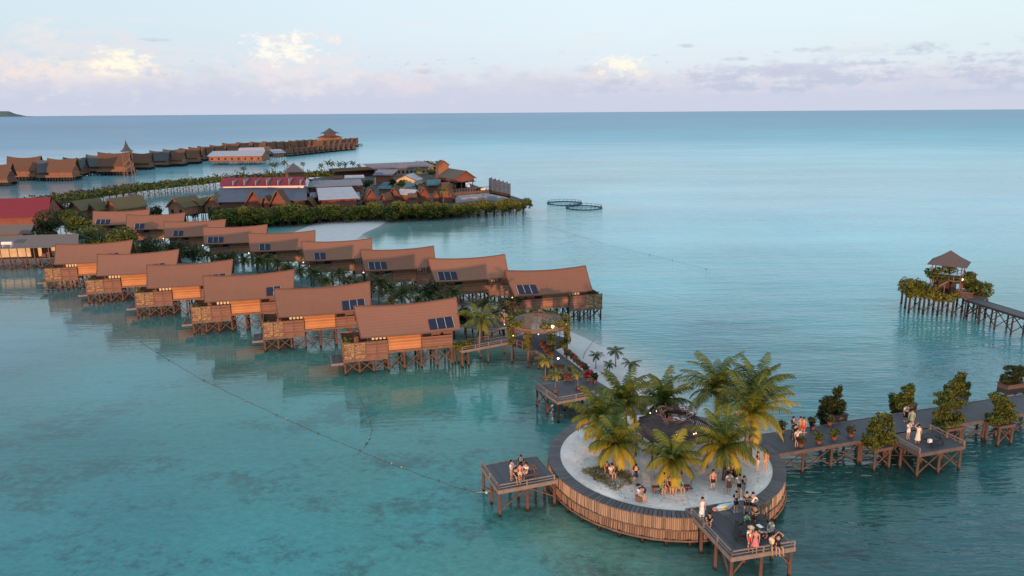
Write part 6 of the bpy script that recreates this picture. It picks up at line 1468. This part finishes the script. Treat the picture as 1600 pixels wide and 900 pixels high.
# bench on the left viewing deck
def bench(loc, rz, label, m_='timber', L=1.8, cat='bench'):
    t_ = root('bench', loc, rz, label, cat); b = MB(); b.box(-L / 2, L / 2, -.2, .2, .4, .46); b.build('seat', M[m_], t_)
    for x in (-L / 2 + .15, L / 2 - .15): b = MB(); b.box(x - .05, x + .05, -.18, .18, 0, .4); b.build('leg', M[m_], t_)
    return t_
def picnic(loc, rz, label, m_='black', L=1.9):
    t_ = root('picnic_table', loc, rz, label, 'picnic table'); b = MB()
    for k in range(5): b.box(-L / 2, L / 2, -.38 + k * .155, -.25 + k * .155, .72, .76)
    b.build('table_top', M[m_], t_)
    for sg in (-1, 1):
        b = MB(); b.box(-L / 2, L / 2, sg * .75 - .14, sg * .75 + .14, .42, .46); b.build('seat', M[m_], t_)
    for x in (-L / 2 + .3, L / 2 - .3):
        b = MB(); b.beam((x, -.8, 0), (x, -.25, .72), .07, .07); b.beam((x, .8, 0), (x, .25, .72), .07, .07); b.beam((x, -.8, .4), (x, .8, .4), .07, .07); b.build('leg', M[m_], t_)
    return t_
picnic(P2(822, 744), .3, 'red-brown picnic table on the left viewing deck, people gathered at its left end', 'terra', 1.7)
person(P2(799, 750), 1.1, 'phone', 'person in a white top standing leftmost on the left viewing deck', 'white', 'grey', hair='long', group=GLJ)
person(P2(805.5, 752), .5, 'sit_lean', 'person in black seated second from left on the left viewing deck', 'black', 'black', group=GLJ)
person(P2(812.5, 753), .2, 'stand', 'person in a pink top in front of the table on the left viewing deck', 'pink', 'beige', hair='bun', group=GLJ, s_=.92)
person(P2(814, 742), -.3, 'stand', 'person in black standing behind the table on the left viewing deck', 'black', 'navy', group=GLJ)
person(P2(822, 745.5), -.6, 'sit', 'person in white seated on the red-brown table bench', 'white', 'white', hair='long', group=GLJ)
# terrace
person(P2(954, 746, S_), .5, 'sit_lean', 'person in white sitting at the foot of the left front palm', 'white', 'beige', group=GIS)
person(P2(946, 737, S_), .2, 'crouch', 'person in dark clothes crouching behind the one in white at the left front palm', 'brown', 'black', group=GIS)
bench(P2(955, 746, S_), .5, 'low wooden bench under the left front palm', L=1.0)
person(P2(993, 757, S_), -.2, 'stand', 'person in black standing alone right of the grass patch', 'black', 'navy', hair='long', group=GIS)
person(P2(998, 781, S_), .9, 'sit', 'person in a white shirt sitting on a stool in front of the grass patch', 'white', 'grey', group=GIS)
person(P2(1007, 782, S_), -1.9, 'bend', 'person in black bending over beside the seated person in white', 'black', 'black', group=GIS)
bench(P2(998, 782, S_), .9, 'small wooden stool under the person in a white shirt', L=.6, cat='stool')
bench(P2(1048, 768, S_), .05, 'long low wooden bench in front of the middle palm', 'terra', 3.0)
person(P2(1031, 770, S_), .8, 'crouch', 'person in a green top crouching at the left of the long bench', 'green', 'black', group=GIS)
person(P2(1037, 771, S_), .1, 'stand', 'person with long dark hair in a black top standing at the long bench', 'black', 'brown', hair='long', group=GIS)
person(P2(1046, 768, S_), .2, 'sit', 'person in dark clothes sitting in the middle of the long bench', 'black', 'red', group=GIS)
person(P2(1053, 768, S_), -.2, 'sit', 'person in navy sitting between two others on the long bench', 'navy', 'grey', group=GIS)
person(P2(1061, 769, S_), .4, 'sit', 'person in a light blue-green top sitting at the right end of the long bench', 'teal', 'beige', group=GIS)
t_ = root('net_pole', P2(1079, 767, S_), 0, 'slim blue pole with a blue bucket standing in the sand right of the bench', 'pole'); b = MB(); b.tube((0, 0, 0), (.03, .02, 1.5), .025, n=6); b.build('pole', CL['navy'], t_); b = MB(); b.lathe([(.12, 0), (.16, .25), (.14, .25), (.1, .05)], 10); b.build('bucket', CL['blue'], t_)
person(P2(1113, 766, S_), .2, 'stand', 'person in a pink top and dark shorts alone left of the palm crowd', 'pink', 'black', hair='long', group=GIS)
person(P2(1136, 757, S_), -.5, 'stand', 'person in black at the far left of the crowd under the right palm', 'black', 'navy', group=GIS)
person(P2(1143, 755, S_), .6, 'stand', 'person in dark clothes at the back of the crowd under the right palm', 'navy', 'black', group=GIS)
person(P2(1149, 757, S_), -1.2, 'hips', 'person in black with hands on hips behind the crowd under the right palm', 'black', 'black', group=GIS)
person(P2(1138, 770, S_), .1, 'stand', 'person in a white blouse and brown skirt in front of the crowd', 'white', None, 'brown', hair='long', group=GIS)
person(P2(1154, 773, S_), -.7, 'walk', 'person in a white shirt and black trousers walking right of the crowd', 'white', 'black', group=GIS)
person(P2(1161, 776, S_), .7, 'stand', 'person in a black shirt and blue shorts right of the crowd', 'black', 'blue', group=GIS)
person(P2(1149, 801, S_), .2, 'stand', 'person all in black standing left of the pair where the lower right deck begins', 'black', 'black', group=GIS)
person(P2(1165, 802, S_), -.2, 'phone', 'long-haired person all in black in the middle where the lower right deck begins', 'black', 'black', hair='long', group=GIS)
person(P2(1174, 803, S_), -.6, 'hips', 'person in a black vest over white sleeves where the lower right deck begins', 'white', 'black', group=GIS)
person(P2(1183, 736, S_), .9, 'stand', 'person in a dark top and pale shorts at the far side of the terrace', 'black', 'cream', group=GIS)
person(P2(1195, 735, S_), -.9, 'stand', 'person in orange standing at the far right side of the terrace', 'orange', 'beige', group=GIS)
person(P2(1096, 811), .3, 'stand', 'person in a long white dress standing on the terrace rim', None, None, None, dress='white', group=GIS)
person(P2(1110, 819), -.6, 'crouch', 'person in black crouching at the rail next to the one in a long white dress', 'black', 'black', group=GIS)
# sarong / inflatable in pastel stripes
t_ = root('beach_float', P2(1133, 795, S_), .35, 'pastel inflatable beach float with an upturned tail lying on the sand', 'inflatable')
b = MB(); b.path([(-.85, 0, .12), (-.4, .05, .16), (.1, 0, .18), (.6, .05, .2), (.9, .1, .4)], [.14, .24, .24, .16, .1], 9); b.build('body', CL['blue'].copy() if False else flat('pastel_blue', (.45, .6, .75)), t_, smooth=True)
b = MB(); b.path([(.85, .1, .36), (1.0, .15, .7), (1.05, .2, 1.0)], [.09, .12, .05], 7); b.path([(.85, .12, .4), (1.25, .1, .7)], [.08, .1], 7); b.build('tail', flat('pastel_white', (.7, .72, .78)), t_, smooth=True)
b = MB(); b.ell((-.9, 0, .16), (.22, .2, .15), 9, 6); b.build('head', flat('pastel_pink', (.7, .3, .22)), t_, smooth=True); b = MB(); b.path([(-.45, -.12, .2), (.1, -.16, .26)], [.15, .15], 8); b.build('stripe', flat('pastel_yellow', (.75, .6, .3)), t_, smooth=True)
# lower right deck
JA = ang_of(Vector((14.35, 43.05)), Vector((18.9, 44.2)))
picnic(P2(1168, 838), JA + 1.0, 'black picnic table at the left of the lower right deck', 'black', 2.1)
picnic(P2(1188, 830), JA + 1.0, 'black picnic table at the right of the lower right deck, a white towel beside it', 'black', 2.1)
person(P2(1165, 827), .3, 'sit', 'person in green sitting at the back of the left black picnic table', 'green', 'beige', group=GJB)
person(P2(1178, 824), -.8, 'phone', 'person in black with a tan vest standing between the tables of the lower right deck', 'black', 'black', skin=1, group=GJB)
person(P2(1171, 859), .2, 'stand', 'person in a white top, red shorts and straw hat on the lower right deck', 'white', 'red', hat=True, group=GJB)
person(P2(1179, 863), -.3, 'stand', 'person in a pink dress standing beside the straw hat', 'pink', None, 'pink', hair='long', group=GJB)
person(P2(1205, 838), -1.3, 'sit', 'person in pale clothes sitting at the right edge of the lower right deck', 'cream', 'grey', hair='long', group=GJB)
p_ = P2(1214, 861); person((p_.x, p_.y, D - .05), JA, 'sit_up', 'person in black with both arms raised, sitting on the lower right deck rail', 'black', 'black', hair='short', group=GJB)
p_ = P2(1206, 859.5); person((p_.x, p_.y, D - .05), JA - .3, 'sit', 'person in a cream top on the rail left of the one with raised arms', 'cream', 'black', group=GJB)
t_ = root('towel', P2(1193, 838), .5, 'crumpled white towel on the seat of the right black picnic table', 'towel')
b = MB(); n_ = 8; vs = [((i / n_ - .5) * .9, (j / n_ - .5) * .6, .52 + .1 * math.sin(i * 1.7 + j) * math.cos(j * 1.3)) for i in range(n_ + 1) for j in range(n_ + 1)]; b.add(vs, [(i * (n_ + 1) + j, (i + 1) * (n_ + 1) + j, (i + 1) * (n_ + 1) + j + 1, i * (n_ + 1) + j + 1) for i in range(n_) for j in range(n_)]); b.build('cloth', CL['white'], t_, smooth=True)
t_ = root('paper_sheet', P2(1187, 822, D + .77), .4, 'white sheet of paper lying on the right black picnic table', 'paper'); b = MB(); b.box(-.15, .15, -.22, .22, .0, .012); b.build('sheet', CL['white'], t_)
# right boardwalk
person(P2(1238, 679), .6, 'stand', 'person in black at the left of the group on the right boardwalk', 'black', 'black', group=GRW)
person(P2(1242, 684), -.5, 'sit', 'person in dark clothes seated low in the middle of the group on the right boardwalk', 'navy', 'black', group=GRW)
bench(P2(1242.5, 683), -.5, 'dark low seat under the group on the right boardwalk', 'black', .7, 'stool')
person(P2(1244, 698), .3, 'out', 'person in a white shirt and dark shorts stretching out an arm on the right boardwalk', 'white', 'black', group=GRW)
person(P2(1249, 679), -.1, 'stand', 'person in a pale pink top beside the one in orange on the right boardwalk', 'pink', 'brown', group=GRW)
person(P2(1254, 680), -.4, 'stand', 'person in an orange top and dark red trousers on the right boardwalk', 'orange', 'red', hair='long', group=GRW)
person(P2(1414, 659), .2, 'stand', 'person in a white blouse and long black skirt near the second planter box', 'white', None, 'black', group=GRW)
person(P2(1423, 667), -.7, 'walk', 'person in a sage green dress walking on the right boardwalk', None, None, None, dress='sage', hair='long', group=GRW)
person(P2(1418, 686), .3, 'phone', 'person in a white top and pale trousers at the corner of the picnic table deck', 'white', 'white', hair='long', group=GRW)
person(P2(1433, 692), -.2, 'one_up', 'person in a long cream dress raising an arm next to the black table', None, None, None, dress='cream', hair='long', group=GRW)
picnic(P2(1453, 691), RA + .1, 'black picnic table on the square deck beside the right boardwalk', 'black', 2.0)
t_ = root('paper_bag', P2(1452.5, 691, D + .77), .3, 'small white bag standing on the black table of the square deck', 'bag'); b = MB(); b.box(-.16, .16, -.1, .1, 0, .28); b.build('bag', CL['white'], t_)
person(P2(784, 503), .3, 'stand', 'person in black standing left of the vine pavilion on the landing deck', 'black', 'black', group='pair of people left of the vine pavilion')
person(P2(788, 506), -1, 'stand', 'person in dark red and black right beside the other one left of the vine pavilion', 'brown', 'black', group='pair of people left of the vine pavilion')

# bake the skinned figures in one pass
bpy.context.view_layer.update(); dg = bpy.context.evaluated_depsgraph_get()
done = []
for o, mt in pending:
    me = bpy.data.meshes.new_from_object(o.evaluated_get(dg)); done.append((o, me, mt))
for o, me, mt in done:
    o.modifiers.clear(); o.data = me; me.materials.clear(); me.materials.append(mt)
bpy.data.materials.remove(SK[0])

# grass patch round the left front palm and litter of green on the sand
rg = np.random.default_rng(3); c_ = Wp(957, 743, S_); n_ = 3200
a_ = rg.uniform(0, 6.28, n_); r_ = rg.random(n_) ** .5 * (1.9 + .4 * np.sin(a_ * 3) + .25 * np.sin(a_ * 7 + 1)); bx = c_.x + r_ * np.cos(a_) * 1.05; by = c_.y + r_ * np.sin(a_)
n2_ = 260; bx = np.concatenate([bx, c_.x - 2.2 + rg.normal(size=n2_) * 1.4 + .4]); by = np.concatenate([by, c_.y - 2.3 + rg.normal(size=n2_) * .7 ]); n_ += n2_
keep = np.hypot(bx - IC.x, by - IC.y) < IR * .85; bx, by = bx[keep], by[keep]; n_ = len(bx)
h_ = rg.uniform(.04, .15, n_); aa_ = rg.uniform(0, 6.28, n_); w_ = .05; z0 = np.full(n_, IZ - .02)
ux, uy = np.cos(aa_) * w_, np.sin(aa_) * w_; lx, ly = rg.normal(size=n_) * .09, rg.normal(size=n_) * .09
V = np.stack([np.stack([bx - ux, by - uy, z0], 1), np.stack([bx + ux, by + uy, z0], 1), np.stack([bx + lx + ux * .3, by + ly + uy * .3, z0 + h_], 1), np.stack([bx + lx - ux * .3, by + ly - uy * .3, z0 + h_], 1)], 1).reshape(-1, 3)
tag(npmesh('grass', V, np.arange(n_ * 4).reshape(-1, 4), foliage('grass_blade', (.14, .13, .06), (.36, .3, .15))), kind='stuff')


# leaf litter and small things on the terrace sand
rg = np.random.default_rng(9); n_ = 420; a_ = rg.uniform(0, 6.28, n_); r_ = rg.random(n_) ** .5 * IR * .84; bx, by = IC.x + r_ * np.cos(a_), IC.y + r_ * np.sin(a_); z0 = np.full(n_, IZ + .05); ang = rg.uniform(0, 6.28, n_); ln = rg.uniform(.05, .16, n_)
ux, uy = np.cos(ang) * ln, np.sin(ang) * ln; vx, vy = -np.sin(ang) * .03, np.cos(ang) * .03
V = np.stack([np.stack([bx - ux, by - uy, z0], 1), np.stack([bx + vx, by + vy, z0 + .02], 1), np.stack([bx + ux, by + uy, z0 + .03], 1), np.stack([bx - vx, by - vy, z0 + .02], 1)], 1).reshape(-1, 3)
tag(npmesh('leaf_litter', V, np.arange(n_ * 4).reshape(-1, 4), foliage('litter', (.1, .07, .03), (.3, .2, .09))), kind='stuff')
